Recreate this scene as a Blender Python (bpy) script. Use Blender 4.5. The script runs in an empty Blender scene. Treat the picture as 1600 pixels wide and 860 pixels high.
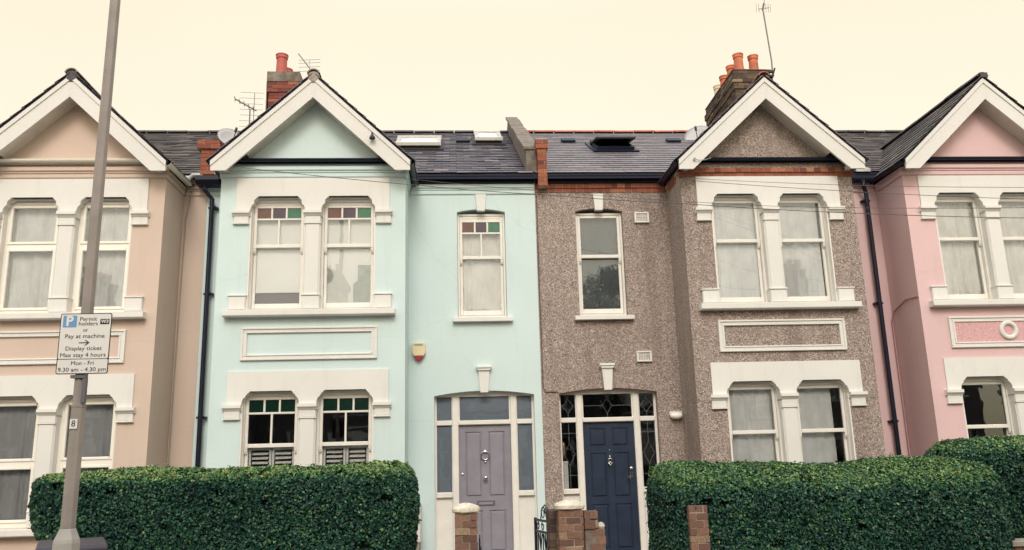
import bpy, bmesh, math, random
from mathutils import Vector, Matrix, noise
import numpy as np
R = math.radians
sc = bpy.context.scene
col = sc.collection
random.seed(7)
rng = np.random.default_rng(11)

# ---------------------------------------------------------------- camera
def make_camera():
    cd = bpy.data.cameras.new("camera"); cam = bpy.data.objects.new("camera", cd); col.objects.link(cam)
    p, r, w = R(13.0), R(-1.55), R(3.9)
    f = Vector((math.sin(w)*math.cos(p), math.cos(w)*math.cos(p), math.sin(p)))
    rt = Vector((math.cos(w), -math.sin(w), 0)); up = rt.cross(f)
    a = rt*math.cos(r) + up*math.sin(r); u = up*math.cos(r) - rt*math.sin(r)
    m = Matrix(((a.x, u.x, -f.x, 0), (a.y, u.y, -f.y, -13.0), (a.z, u.z, -f.z, 1.65), (0, 0, 0, 1)))
    cam.matrix_world = m
    cd.sensor_width = 36; cd.lens = 36*1300/1600; cd.clip_end = 2000; cd.clip_start = .05
    sc.camera = cam
make_camera()
sc.render.resolution_x = 1024; sc.render.resolution_y = 550
sc.view_settings.view_transform = 'Standard'; sc.view_settings.look = 'None'
sc.view_settings.gamma = 1; sc.view_settings.exposure = -0.03

# ---------------------------------------------------------------- overcast sky and a soft veiled sun
SUN_EL, SUN_AZ = R(40), R(182)          # azimuth clockwise from +Y: straight behind the viewer
def make_world():
    w = bpy.data.worlds.new("World"); sc.world = w; w.use_nodes = True
    nt = w.node_tree; nt.nodes.clear(); N = nt.nodes.new; L = nt.links.new
    out = N('ShaderNodeOutputWorld'); sky = N('ShaderNodeTexSky'); sky.sky_type = 'NISHITA'; sky.sun_disc = False
    sky.sun_elevation = SUN_EL; sky.sun_rotation = SUN_AZ; sky.dust_density = 4
    b1 = N('ShaderNodeBackground'); b1.inputs[1].default_value = .08; L(sky.outputs[0], b1.inputs[0])
    tc = N('ShaderNodeTexCoord'); sx = N('ShaderNodeSeparateXYZ'); L(tc.outputs['Generated'], sx.inputs[0])
    ramp = N('ShaderNodeValToRGB'); e = ramp.color_ramp.elements
    e[0].position = 0.0; e[0].color = (.935, .775, .48, 1)
    e[1].position = .50; e[1].color = (.935, .785, .50, 1)
    e.new(.75).color = (.92, .95, .97, 1)
    L(sx.outputs[2], ramp.inputs[0])
    mr = N('ShaderNodeMapRange'); mr.inputs[1].default_value = .5; mr.inputs[2].default_value = .95
    mr.inputs[3].default_value = 1.00; mr.inputs[4].default_value = 1.30; L(sx.outputs[2], mr.inputs[0])
    # added sky brightness on the sun's side (behind the viewer) to fill window recesses
    gl = N('ShaderNodeMapRange'); gl.interpolation_type = 'SMOOTHSTEP'; gl.inputs[1].default_value = -.15; gl.inputs[2].default_value = -.85; gl.inputs[3].default_value = 1; gl.inputs[4].default_value = 1.40; L(sx.outputs[1], gl.inputs[0])
    g2 = N('ShaderNodeMath'); g2.operation = 'MULTIPLY'; L(mr.outputs[0], g2.inputs[0]); L(gl.outputs[0], g2.inputs[1]); mr = g2
    nz = N('ShaderNodeTexNoise'); nz.inputs['Scale'].default_value = 1.6; nz.inputs['Detail'].default_value = 4; L(tc.outputs['Generated'], nz.inputs[0])
    m2 = N('ShaderNodeMapRange'); m2.inputs[3].default_value = .91; m2.inputs[4].default_value = 1.09; L(nz.outputs[0], m2.inputs[0])
    mu = N('ShaderNodeMath'); mu.operation = 'MULTIPLY'; L(mr.outputs[0], mu.inputs[0]); L(m2.outputs[0], mu.inputs[1])
    b2 = N('ShaderNodeBackground'); L(ramp.outputs[0], b2.inputs[0]); L(mu.outputs[0], b2.inputs[1])
    ad = N('ShaderNodeAddShader'); L(b1.outputs[0], ad.inputs[0]); L(b2.outputs[0], ad.inputs[1]); L(ad.outputs[0], out.inputs[0])
make_world()
sd = bpy.data.lights.new("sun", 'SUN'); sd.energy = 1.15; sd.angle = R(20); sd.color = (1, .975, .93)
so = bpy.data.objects.new("sun", sd); col.objects.link(so)
so.rotation_euler = Vector((-math.sin(SUN_AZ)*math.cos(SUN_EL), -math.cos(SUN_AZ)*math.cos(SUN_EL), -math.sin(SUN_EL))).to_track_quat('-Z', 'Y').to_euler()
so.location = (-8, -20, 20)

# ---------------------------------------------------------------- materials
def mat_base(name):
    m = bpy.data.materials.new(name); m.use_nodes = True
    nt = m.node_tree; b = nt.nodes['Principled BSDF']; return m, nt, b
def mixc(nt, fac, a, b, mode='MIX'):
    n = nt.nodes.new('ShaderNodeMix'); n.data_type = 'RGBA'; n.blend_type = mode
    for s, v in ((n.inputs[0], fac), (n.inputs[6], a), (n.inputs[7], b)):
        if isinstance(v, (int, float)): s.default_value = v
        elif isinstance(v, tuple): s.default_value = v if len(v) == 4 else (*v, 1)
        else: nt.links.new(v, s)
    return n.outputs[2]
def coord(nt, kind='Object', scale=(1, 1, 1)):
    tc = nt.nodes.new('ShaderNodeTexCoord'); mp = nt.nodes.new('ShaderNodeMapping'); mp.inputs['Scale'].default_value = scale
    nt.links.new(tc.outputs[kind], mp.inputs[0]); return mp.outputs[0]
def noi(nt, vec, scale, detail=4, rough=.6):
    n = nt.nodes.new('ShaderNodeTexNoise'); n.inputs['Scale'].default_value = scale; n.inputs['Detail'].default_value = detail; n.inputs['Roughness'].default_value = rough
    nt.links.new(vec, n.inputs[0]); return n.outputs[0]
def rng_(nt, v, a, b, c=0., d=1.):
    n = nt.nodes.new('ShaderNodeMapRange'); nt.links.new(v, n.inputs[0])
    for i, x in enumerate((a, b, c, d)): n.inputs[i+1].default_value = x
    return n.outputs[0]
def bump(nt, b, h, s=.3, dist=.01):
    n = nt.nodes.new('ShaderNodeBump'); n.inputs['Strength'].default_value = s; n.inputs['Distance'].default_value = dist
    nt.links.new(h, n.inputs['Height']); nt.links.new(n.outputs[0], b.inputs['Normal'])
def m_plain(name, c, rough=.5, metal=0., var=.08, vs=3., spec=.5, bumpy=0., bs=60):
    m, nt, b = mat_base(name); v = coord(nt); n = noi(nt, v, vs)
    cc = mixc(nt, rng_(nt, n, .3, .7), tuple(x*(1-var) for x in c), tuple(min(1, x*(1+var)) for x in c))
    nt.links.new(cc, b.inputs['Base Color']); b.inputs['Roughness'].default_value = rough; b.inputs['Metallic'].default_value = metal
    b.inputs['Specular IOR Level'].default_value = spec
    if bumpy: bump(nt, b, noi(nt, v, bs), bumpy, .004)
    return m
def m_render(name, c, dirt=(.32, .27, .22), amount=.35):
    """smooth painted masonry: broad tone drift, rain streaks, tiny trowel bumps"""
    m, nt, b = mat_base(name); v = coord(nt)
    vc = nt.nodes.new('ShaderNodeTexVoronoi'); vc.feature = 'DISTANCE_TO_EDGE'; vc.inputs['Scale'].default_value = .55
    wv = nt.nodes.new('ShaderNodeMixRGB'); wv.inputs[0].default_value = .16; nt.links.new(v, wv.inputs[1]); ncol = nt.nodes.new('ShaderNodeTexNoise'); ncol.inputs['Scale'].default_value = 2.5; ncol.inputs['Detail'].default_value = 6; nt.links.new(v, ncol.inputs[0]); nt.links.new(ncol.outputs['Color'], wv.inputs[2]); nt.links.new(wv.outputs[0], vc.inputs[0])
    crack = rng_(nt, vc.outputs['Distance'], 0, .003, .17, 0)
    n1 = noi(nt, v, .7, 5); n2 = noi(nt, coord(nt, scale=(5, 5, .35)), 1.3, 6, .7); n3 = noi(nt, v, 7, 6, .7)
    a = mixc(nt, rng_(nt, n1, .3, .7), tuple(x*.95 for x in c), tuple(min(1, x*1.04) for x in c))
    a = mixc(nt, rng_(nt, n2, .55, .85, 0, amount), a, tuple(x*.62+d*.25 for x, d in zip(c, dirt)))
    a = mixc(nt, rng_(nt, n3, .62, .78, 0, amount*.6), a, tuple(x*.75 for x in c))
    a = mixc(nt, crack, a, tuple(x*.5 for x in c))
    nt.links.new(a, b.inputs['Base Color']); b.inputs['Roughness'].default_value = .75; b.inputs['Specular IOR Level'].default_value = .25
    bump(nt, b, noi(nt, v, 22, 6, .7), .35, .006)
    return m
def m_pebble():
    m, nt, b = mat_base('pebbledash'); v = coord(nt)
    vo = nt.nodes.new('ShaderNodeTexVoronoi'); vo.inputs['Scale'].default_value = 70; nt.links.new(v, vo.inputs[0])
    sp = nt.nodes.new('ShaderNodeSeparateColor'); nt.links.new(vo.outputs['Color'], sp.inputs[0])
    rp = nt.nodes.new('ShaderNodeValToRGB'); e = rp.color_ramp.elements
    e[0].position = 0; e[0].color = (.13, .10, .088, 1); e[1].position = 1; e[1].color = (.62, .53, .46, 1)
    for p, c_ in ((.22, (.27, .21, .185)), (.5, (.33, .268, .238)), (.78, (.40, .333, .298))): e.new(p).color = (*c_, 1)
    nt.links.new(sp.outputs[0], rp.inputs[0])
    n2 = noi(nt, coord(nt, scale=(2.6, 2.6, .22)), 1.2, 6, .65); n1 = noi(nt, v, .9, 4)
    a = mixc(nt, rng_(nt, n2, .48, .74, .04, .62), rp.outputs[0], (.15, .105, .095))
    a = mixc(nt, rng_(nt, n1, .4, .75, 0, .18), a, (.48, .38, .31))
    nt.links.new(a, b.inputs['Base Color']); b.inputs['Roughness'].default_value = .8; b.inputs['Specular IOR Level'].default_value = .3
    bump(nt, b, vo.outputs['Distance'], .8, .012); return m
def m_brickwork(name, c1, c2, mortar, sooty=0.):
    m, nt, b = mat_base(name); tc = nt.nodes.new('ShaderNodeUVMap'); tc.uv_map = 'UVMap'
    bt = nt.nodes.new('ShaderNodeTexBrick'); nt.links.new(tc.outputs[0], bt.inputs[0])
    bt.inputs['Scale'].default_value = 1; bt.inputs['Brick Width'].default_value = .225; bt.inputs['Row Height'].default_value = .075
    bt.inputs['Mortar Size'].default_value = .006; bt.inputs['Mortar Smooth'].default_value = .3; bt.inputs['Bias'].default_value = 0
    bt.inputs['Color1'].default_value = (*c1, 1); bt.inputs['Color2'].default_value = (*c2, 1); bt.inputs['Mortar'].default_value = (*mortar, 1)
    v = coord(nt); a = mixc(nt, rng_(nt, noi(nt, v, 9, 5, .7), .4, .75, 0, .5), bt.outputs[0], tuple(x*.35 for x in c1))
    if sooty: a = mixc(nt, rng_(nt, noi(nt, v, 1.6, 5), .35, .65, .2, sooty), a, (.07, .06, .055))
    nt.links.new(a, b.inputs['Base Color']); b.inputs['Roughness'].default_value = .9
    mx = nt.nodes.new('ShaderNodeMath'); mx.operation = 'SUBTRACT'; nt.links.new(noi(nt, v, 30), mx.inputs[0]); nt.links.new(bt.outputs['Fac'], mx.inputs[1])
    bump(nt, b, mx.outputs[0], .7, .01); return m
def m_attr(name, stops, rough=.7, spec=.4, noise_mix=.0, nscale=20, ndark=(.03, .03, .03), bs=0.):
    """colour picked per small piece (brick, slate, leaf) through the face attribute 'tone'"""
    m, nt, b = mat_base(name); at = nt.nodes.new('ShaderNodeAttribute'); at.attribute_name = 'tone'
    rp = nt.nodes.new('ShaderNodeValToRGB'); e = rp.color_ramp.elements
    e[0].position = stops[0][0]; e[0].color = (*stops[0][1], 1); e[1].position = stops[-1][0]; e[1].color = (*stops[-1][1], 1)
    for p, c in stops[1:-1]: e.new(p).color = (*c, 1)
    nt.links.new(at.outputs['Fac'], rp.inputs[0]); a = rp.outputs[0]; v = coord(nt)
    if noise_mix: a = mixc(nt, rng_(nt, noi(nt, v, nscale, 5, .7), .42, .75, 0, noise_mix), a, ndark)
    nt.links.new(a, b.inputs['Base Color']); b.inputs['Roughness'].default_value = rough; b.inputs['Specular IOR Level'].default_value = spec
    if bs: bump(nt, b, noi(nt, v, nscale*2), bs, .004)
    return m
def m_glass(name, tint=(.98, .99, 1.0), ior=1.5, strength=2.3):
    m = bpy.data.materials.new(name); m.use_nodes = True; nt = m.node_tree; nt.nodes.clear()
    o = nt.nodes.new('ShaderNodeOutputMaterial'); mx = nt.nodes.new('ShaderNodeMixShader'); t = nt.nodes.new('ShaderNodeBsdfTransparent'); g = nt.nodes.new('ShaderNodeBsdfGlossy')
    t.inputs[0].default_value = (*tint, 1); g.inputs['Roughness'].default_value = .015; g.inputs[0].default_value = (.88, .95, 1, 1)
    f = nt.nodes.new('ShaderNodeFresnel'); f.inputs[0].default_value = ior
    mu = nt.nodes.new('ShaderNodeMath'); mu.operation = 'MULTIPLY'; mu.inputs[1].default_value = strength; mu.use_clamp = True
    nt.links.new(f.outputs[0], mu.inputs[0]); nt.links.new(mu.outputs[0], mx.inputs[0]); nt.links.new(t.outputs[0], mx.inputs[1]); nt.links.new(g.outputs[0], mx.inputs[2])
    v = coord(nt); bp = nt.nodes.new('ShaderNodeBump'); bp.inputs['Strength'].default_value = .12; bp.inputs['Distance'].default_value = .01
    nt.links.new(noi(nt, v, 2.2, 2), bp.inputs['Height']); nt.links.new(bp.outputs[0], g.inputs['Normal'])
    nt.links.new(mx.outputs[0], o.inputs[0]); return m
def m_net(name, c, alpha):
    """net curtain: part cloth (diffuse + translucent), part see-through"""
    m = bpy.data.materials.new(name); m.use_nodes = True; nt = m.node_tree; nt.nodes.clear()
    o = nt.nodes.new('ShaderNodeOutputMaterial'); mx = nt.nodes.new('ShaderNodeMixShader'); t = nt.nodes.new('ShaderNodeBsdfTransparent')
    d = nt.nodes.new('ShaderNodeBsdfDiffuse'); v = coord(nt)
    cc = mixc(nt, rng_(nt, noi(nt, coord(nt, scale=(1, 1, .5)), 6, 5), .35, .7), tuple(x*.8 for x in c), c)
    nt.links.new(cc, d.inputs[0]); mx.inputs[0].default_value = alpha
    nt.links.new(t.outputs[0], mx.inputs[1]); nt.links.new(d.outputs[0], mx.inputs[2]); nt.links.new(mx.outputs[0], o.inputs[0]); return m

M = {}
M['cream'] = m_render('cream_pink_render', (.595, .475, .40), amount=.32)
M['blue'] = m_render('pale_blue_render', (.58, .70, .695), amount=.38)
M['pink'] = m_render('pink_render', (.67, .475, .475), amount=.34)
M['red_brick'] = m_brickwork('red_brick_wall', (.17, .155, .16), (.12, .115, .125), (.2, .19, .19))
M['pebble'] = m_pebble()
M['white'] = m_render('cream_white_masonry', (.71, .70, .665), amount=.45)
M['white_gloss'] = m_plain('white_gloss_paint', (.74, .715, .66), .35, var=.05, vs=5)
M['board'] = m_render('bargeboard_paint', (.67, .66, .63), amount=.6)
M['upvc'] = m_plain('white_plastic', (.84, .81, .73), .3, var=.03)
M['soffit'] = m_plain('soffit_paint', (.62, .59, .53), .6, var=.12)
M['black'] = m_plain('black_gutter', (.007, .010, .026), .45, var=.3, spec=.35)
M['iron'] = m_plain('black_iron', (.008, .011, .026), .45, metal=.1, var=.3)
M['dark'] = m_plain('dark_opening', (.014, .016, .034), .9)
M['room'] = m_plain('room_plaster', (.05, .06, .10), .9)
M['cement_dark'] = m_plain('weathered_cement', (.175, .15, .125), .95, var=.4, vs=7, bumpy=1.0)
M['cement'] = m_plain('grey_cement', (.26, .235, .20), .9, var=.35, vs=5, bumpy=.8)
M['lead'] = m_plain('lead_flashing', (.42, .41, .40), .5, var=.3, vs=8)
M['slate'] = m_attr('natural_slate', [(0, (.055, .048, .062)), (.35, (.10, .088, .105)), (.7, (.15, .132, .15)), (1, (.27, .235, .245))], .5, .5, .35, 12, (.035, .032, .04), .5)
M['slate_new'] = m_attr('smooth_slate', [(0, (.145, .13, .14)), (.5, (.19, .17, .18)), (1, (.25, .225, .235))], .5, .5, .25, 10, (.07, .062, .07), .2)
M['slate_brown'] = m_attr('weathered_slate', [(0, (.045, .038, .036)), (.5, (.10, .085, .08)), (1, (.20, .17, .15))], .7, .4, .4, 12, (.03, .026, .025), .6)
M['ridge_dark'] = m_plain('dark_ridge_tile', (.06, .055, .06), .7, var=.4, vs=6, bumpy=.4)
M['ridge_stone'] = m_plain('stone_ridge_tile', (.30, .26, .22), .8, var=.4, vs=6, bumpy=.4)
M['terracotta'] = m_plain('terracotta', (.34, .11, .07), .75, var=.35, vs=9, bumpy=.4)
M['pot_red'] = m_plain('red_chimney_pot', (.42, .095, .075), .65, var=.25, vs=5, bumpy=.3)
M['pot_orange'] = m_plain('orange_chimney_pot', (.50, .145, .07), .7, var=.35, vs=6, bumpy=.3)
M['pot_buff'] = m_plain('buff_chimney_pot', (.62, .50, .38), .75, var=.3, vs=5)
M['bricks_red'] = m_attr('red_bricks', [(0, (.10, .035, .03)), (.4, (.25, .075, .048)), (.8, (.35, .12, .065)), (1, (.44, .20, .11))], .85, .3, .35, 25, (.07, .035, .03), .6)
M['bricks_old'] = m_attr('old_stock_bricks', [(0, (.08, .048, .040)), (.35, (.19, .10, .072)), (.7, (.27, .15, .10)), (1, (.34, .24, .16))], .9, .3, .75, 45, (.07, .05, .045), 1.0)
M['bricks_soot'] = m_attr('sooty_bricks', [(0, (.035, .028, .03)), (.5, (.10, .07, .055)), (.85, (.19, .13, .085)), (1, (.30, .22, .14))], .9, .3, .45, 20, (.03, .025, .025), .8)
M['bricks_mixed'] = m_attr('purple_and_red_bricks', [(0, (.06, .035, .05)), (.4, (.17, .05, .045)), (.8, (.30, .08, .05)), (1, (.42, .25, .16))], .9, .3, .4, 20, (.04, .03, .035), .7)
M['mortar'] = m_plain('mortar', (.36, .31, .24), .95, var=.2, vs=20, bumpy=.6)
M['mortar_dark'] = m_plain('dark_mortar', (.16, .135, .11), .95, var=.3, vs=20, bumpy=.6)
M['glass'] = m_glass('window_glass')
M['glass_dull'] = m_glass('obscured_glass', (.9, .95, 1), 1.5, 1.8)
M['roof_glass'] = m_glass('rooflight_glass', (.6, .65, .7), 1.7, 1.9)
for k, c in (('st_brown', (.11, .045, .04)), ('st_purple', (.05, .03, .06)), ('st_green', (.02, .14, .075)), ('st_dkgreen', (.002, .022, .014))):
    m, nt, b = mat_base('stained_glass_'+k[3:]); v = coord(nt)
    cc = mixc(nt, rng_(nt, noi(nt, v, 9), .3, .7), tuple(x*.75 for x in c), tuple(x*1.2 for x in c)); nt.links.new(cc, b.inputs[0]); b.inputs['Roughness'].default_value = .12; M[k] = m
M['net_bright'] = m_net('bright_net_curtain', (.95, .93, .88), .97)
M['net'] = m_net('net_curtain', (.94, .94, .92), .95)
M['net_dim'] = m_net('thin_net_curtain', (.80, .82, .84), .60)
M['blind'] = m_plain('white_blind', (.95, .94, .90), .8, var=.03)
M['blind_grey'] = m_plain('grey_blind', (.17, .165, .20), .8, var=.1)
M['paper'] = m_plain('grey_paper', (.52, .56, .52), .85, var=.15, vs=6)
M['door_grey'] = m_plain('lilac_grey_door', (.245, .232, .27), .32, var=.1, vs=5)
M['door_navy'] = m_plain('navy_door', (.023, .034, .060), .32, var=.2, vs=5, spec=.4)
M['door_red'] = m_plain('dark_red_door', (.15, .03, .03), .4)
M['chrome'] = m_plain('chrome', (.6, .6, .62), .18, metal=1)
M['brass'] = m_plain('aged_brass', (.45, .33, .16), .35, metal=1)
M['steel'] = m_plain('lamp_post_grey_paint', (.27, .235, .21), .5, var=.14, vs=5, bumpy=.2)
M['steel_base'] = m_plain('lamp_base_grey_paint', (.33, .315, .28), .55, var=.16, vs=5, bumpy=.3)
M['alu'] = m_plain('aerial_aluminium', (.16, .16, .17), .5, metal=.6)
M['dish'] = m_plain('dish_grey', (.40, .40, .41), .5)
M['cable'] = m_plain('cable_black', (.03, .03, .035), .7)
M['cable_grey'] = m_plain('cable_grey', (.35, .31, .28), .7)
M['cable_pink'] = m_plain('cable_painted_pink', (.42, .20, .21), .7)
M['cable_brown'] = m_plain('cable_painted_brown', (.12, .07, .06), .7)
M['bin'] = m_plain('bin_plastic', (.035, .028, .042), .5, var=.15)
M['asphalt'] = m_plain('asphalt', (.05, .05, .052), .9, var=.3, vs=40, bumpy=.6)
M['paving'] = m_brickwork('paving_slabs', (.30, .28, .25), (.26, .245, .22), (.12, .11, .1))
M['kerb'] = m_plain('granite_kerb', (.30, .29, .28), .85, var=.2, vs=30, bumpy=.5)
M['soil'] = m_plain('garden_gravel', (.16, .13, .10), .95, var=.4, vs=30, bumpy=.8)
M['paint_line'] = m_plain('road_marking_white', (.7, .68, .62), .7, var=.15)
M['tile'] = m_plain('path_tiles', (.22, .12, .09), .7, var=.3, vs=20)
M['sign_white'] = m_plain('sign_white', (.70, .68, .64), .35, var=.04)
M['sign_black'] = m_plain('sign_black', (.018, .018, .03), .4)
M['sign_blue'] = m_plain('sign_blue', (.13, .30, .52), .4)
M['alarm_cream'] = m_plain('alarm_cream', (.72, .62, .38), .45, var=.06)
M['alarm_red'] = m_plain('alarm_red', (.35, .02, .04), .3)
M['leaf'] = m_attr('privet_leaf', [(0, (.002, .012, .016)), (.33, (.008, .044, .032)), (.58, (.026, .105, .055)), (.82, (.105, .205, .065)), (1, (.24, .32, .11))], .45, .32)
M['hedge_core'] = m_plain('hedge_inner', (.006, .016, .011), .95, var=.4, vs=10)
M['bark'] = m_plain('bark', (.06, .045, .035), .9, var=.3, vs=10, bumpy=.8)

# ---------------------------------------------------------------- mesh builder
def thing(name, label, cat, loc=(0, 0, 0), group=None):
    o = bpy.data.objects.new(name, None); col.objects.link(o); o.location = loc; o.empty_display_size = .2
    o['label'] = label; o['category'] = cat
    if group: o['group'] = group
    return o
def origin_of(o):
    v = Vector((0, 0, 0))
    while o is not None: v += o.location; o = o.parent
    return v
class MB:
    def __init__(s): s.v = []; s.f = []; s.t = []; s.mi = []; s.M = None; s.tone = .5; s.m = 0
    def add(s, vs, fs, tone=None):
        n = len(s.v)
        for p in vs:
            p = Vector(p); s.v.append(s.M @ p if s.M is not None else p)
        for f in fs: s.f.append([i+n for i in f]); s.t.append(s.tone if tone is None else tone); s.mi.append(s.m)
    def box(s, x0, x1, y0, y1, z0, z1, tone=None):
        s.add([(x0, y0, z0), (x1, y0, z0), (x1, y1, z0), (x0, y1, z0), (x0, y0, z1), (x1, y0, z1), (x1, y1, z1), (x0, y1, z1)],
              [(0, 3, 2, 1), (4, 5, 6, 7), (0, 1, 5, 4), (1, 2, 6, 5), (2, 3, 7, 6), (3, 0, 4, 7)], tone); return s
    def cbox(s, x0, x1, y0, y1, z0, z1, c=.01):
        """box whose front (-Y) edges are chamfered"""
        s.add([(x0, y1, z0), (x1, y1, z0), (x1, y1, z1), (x0, y1, z1), (x0, y0+c, z0), (x1, y0+c, z0), (x1, y0+c, z1), (x0, y0+c, z1),
               (x0+c, y0, z0+c), (x1-c, y0, z0+c), (x1-c, y0, z1-c), (x0+c, y0, z1-c)],
              [(0, 3, 2, 1), (8, 9, 10, 11), (4, 5, 9, 8), (5, 6, 10, 9), (6, 7, 11, 10), (7, 4, 8, 11), (0, 1, 5, 4), (1, 2, 6, 5), (2, 3, 7, 6), (3, 0, 4, 7)]); return s
    def prism(s, pts, y0, y1):
        """polygon in x,z extruded along y"""
        n = len(pts); a = sum(pts[i][0]*pts[(i+1) % n][1]-pts[(i+1) % n][0]*pts[i][1] for i in range(n))
        if a < 0: pts = pts[::-1]
        s.add([(x, y0, z) for x, z in pts]+[(x, y1, z) for x, z in pts],
              [tuple(range(n)), tuple(range(2*n-1, n-1, -1))]+[(i, i+n, (i+1) % n+n, (i+1) % n) for i in range(n)]); return s
    def prof(s, pts, x0, x1):
        """polygon in y,z extruded along x"""
        n = len(pts); a = sum(pts[i][0]*pts[(i+1) % n][1]-pts[(i+1) % n][0]*pts[i][1] for i in range(n))
        if a < 0: pts = pts[::-1]
        s.add([(x1, y, z) for y, z in pts]+[(x0, y, z) for y, z in pts],
              [tuple(range(n)), tuple(range(2*n-1, n-1, -1))]+[(i, i+n, (i+1) % n+n, (i+1) % n) for i in range(n)]); return s
    def tube(s, pts, r, n=8, r1=None, caps=True):
        pts = [Vector(p) for p in pts]; base = len(s.v); k = len(pts); vs = []; fs = []
        for i, p in enumerate(pts):
            d = (pts[min(i+1, k-1)]-pts[max(i-1, 0)]).normalized()
            a = d.cross(Vector((0, 0, 1))) if abs(d.z) < .95 else d.cross(Vector((0, 1, 0))); a.normalize(); b = d.cross(a)
            rr = r if r1 is None else r+(r1-r)*i/(k-1)
            for j in range(n):
                t = 2*math.pi*(j+.5)/n; vs.append(p+a*math.cos(t)*rr+b*math.sin(t)*rr)
        for i in range(k-1):
            for j in range(n): fs.append((i*n+j, i*n+(j+1) % n, (i+1)*n+(j+1) % n, (i+1)*n+j))
        if caps: fs.append(tuple(range(n-1, -1, -1))); fs.append(tuple((k-1)*n+j for j in range(n)))
        s.add(vs, fs); return s
    def lathe(s, prof, c, n=16, axis='z'):
        """(radius, height) profile turned about a vertical (or y) axis through c"""
        vs = []; fs = []
        for r, h in prof:
            for j in range(n):
                t = 2*math.pi*j/n
                vs.append((c[0]+r*math.cos(t), c[1]+r*math.sin(t), c[2]+h) if axis == 'z' else (c[0]+r*math.cos(t), c[1]+h, c[2]-r*math.sin(t)))
        for i in range(len(prof)-1):
            for j in range(n): fs.append((i*n+j, i*n+(j+1) % n, (i+1)*n+(j+1) % n, (i+1)*n+j))
        fs.append(tuple(range(n-1, -1, -1))); fs.append(tuple((len(prof)-1)*n+j for j in range(n)))
        s.add(vs, fs); return s
    def build(s, name, mat, parent=None, smooth=False, label=None, bevel=0.):
        off = origin_of(parent) if parent else Vector((0, 0, 0))
        me = bpy.data.meshes.new(name); me.from_pydata([tuple(p-off) for p in s.v], [], s.f)
        mats = mat if isinstance(mat, (list, tuple)) else [mat]
        for m in mats: me.materials.append(M[m] if isinstance(m, str) else m)
        at = me.attributes.new('tone', 'FLOAT', 'FACE'); at.data.foreach_set('value', s.t)
        if len(mats) > 1: me.polygons.foreach_set('material_index', s.mi)
        uv = me.uv_layers.new(name='UVMap')
        for p in me.polygons:
            n = p.normal; ax, ay, az = abs(n.x), abs(n.y), abs(n.z)
            for li in p.loop_indices:
                c = s.v[me.loops[li].vertex_index]
                uv.data[li].uv = (c.x, c.y) if az > ax and az > ay else ((c.y, c.z) if ax > ay else (c.x, c.z))
        if smooth:
            me.polygons.foreach_set('use_smooth', [True]*len(me.polygons))
        me.update()
        o = bpy.data.objects.new(name, me); col.objects.link(o)
        if parent: o.parent = parent
        if label: o['label'] = label
        if bevel:
            b = o.modifiers.new('bevel', 'BEVEL'); b.width = bevel; b.segments = 2; b.limit_method = 'ANGLE'; b.angle_limit = R(40)
        return o
def structure(name, mb, mat):
    o = mb.build(name, mat); o['kind'] = 'structure'; return o
def tag(o, label, cat, group=None):
    o['label'] = label; o['category'] = cat
    if group: o['group'] = group
    return o

# ---------------------------------------------------------------- shared shapes
def wall_holes(mb, x0, x1, z0, z1, y0, y1, holes):
    xs = sorted({x0, x1, *[h[0] for h in holes], *[h[1] for h in holes]})
    for a, b in zip(xs, xs[1:]):
        hs = sorted((h[2], h[3]) for h in holes if h[0] < b-1e-6 and h[1] > a+1e-6); z = z0
        for h0, h1 in hs:
            if h0 > z: mb.box(a, b, y0, y1, z, h0)
            z = max(z, h1)
        if z < z1: mb.box(a, b, y0, y1, z, z1)
def arch_pts(xc, hw, zs, rise, n=12):
    return [(xc+hw*(2*i/n-1), zs+rise*(1-(2*i/n-1)**2)) for i in range(n+1)]
def bricks(mb, x0, x1, y0, y1, z0, z1, L=.225, H=.075, jit=.003, sides='fblr', mortar=1, ragged=0):
    """individual bricks laid round the faces of a mortar core (material slot 1)"""
    g = .008; n = max(1, round((z1-z0)/H)); H = (z1-z0)/n; old = mb.m; d = .1
    mb.m = mortar; mb.box(x0+.007, x1-.007, y0+.007, y1-.007, z0, z1-.004, .5); mb.m = old
    for k in range(n):
        a, b = z0+k*H+g/2, z0+(k+1)*H-g/2
        def run(p0, p1):
            out = []; p = p0-(L/2 if k % 2 else 0)
            while p < p1-.02:
                q0, q1 = max(p, p0), min(p+L-g, p1)
                if q1-q0 > .02: out.append((q0, q1))
                p += L
            return out
        def j(): return random.uniform(-jit, jit)
        def tn(): return min(1, max(0, random.gauss(.5, .22)))
        if 'f' in sides or 'b' in sides:
            for q0, q1 in run(x0, x1):
                if ragged and k > n-3 and random.random() < ragged: continue
                if 'f' in sides: mb.box(q0, q1, y0+j(), y0+min(d, (y1-y0)*.48), a+j()/2, b+j()/2, tn())
                if 'b' in sides: mb.box(q0, q1, y1-min(d, (y1-y0)*.48), y1+j(), a, b, tn())
        w = min(d, (y1-y0)*.48)
        for s_ in 'lr':
            if s_ in sides:
                for q0, q1 in run(y0+w+g, y1-w-g):
                    if s_ == 'l': mb.box(x0+j(), x0+min(d, (x1-x0)*.48), q0, q1, a, b, tn())
                    else: mb.box(x1-min(d, (x1-x0)*.48), x1+j(), q0, q1, a, b, tn())
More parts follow.
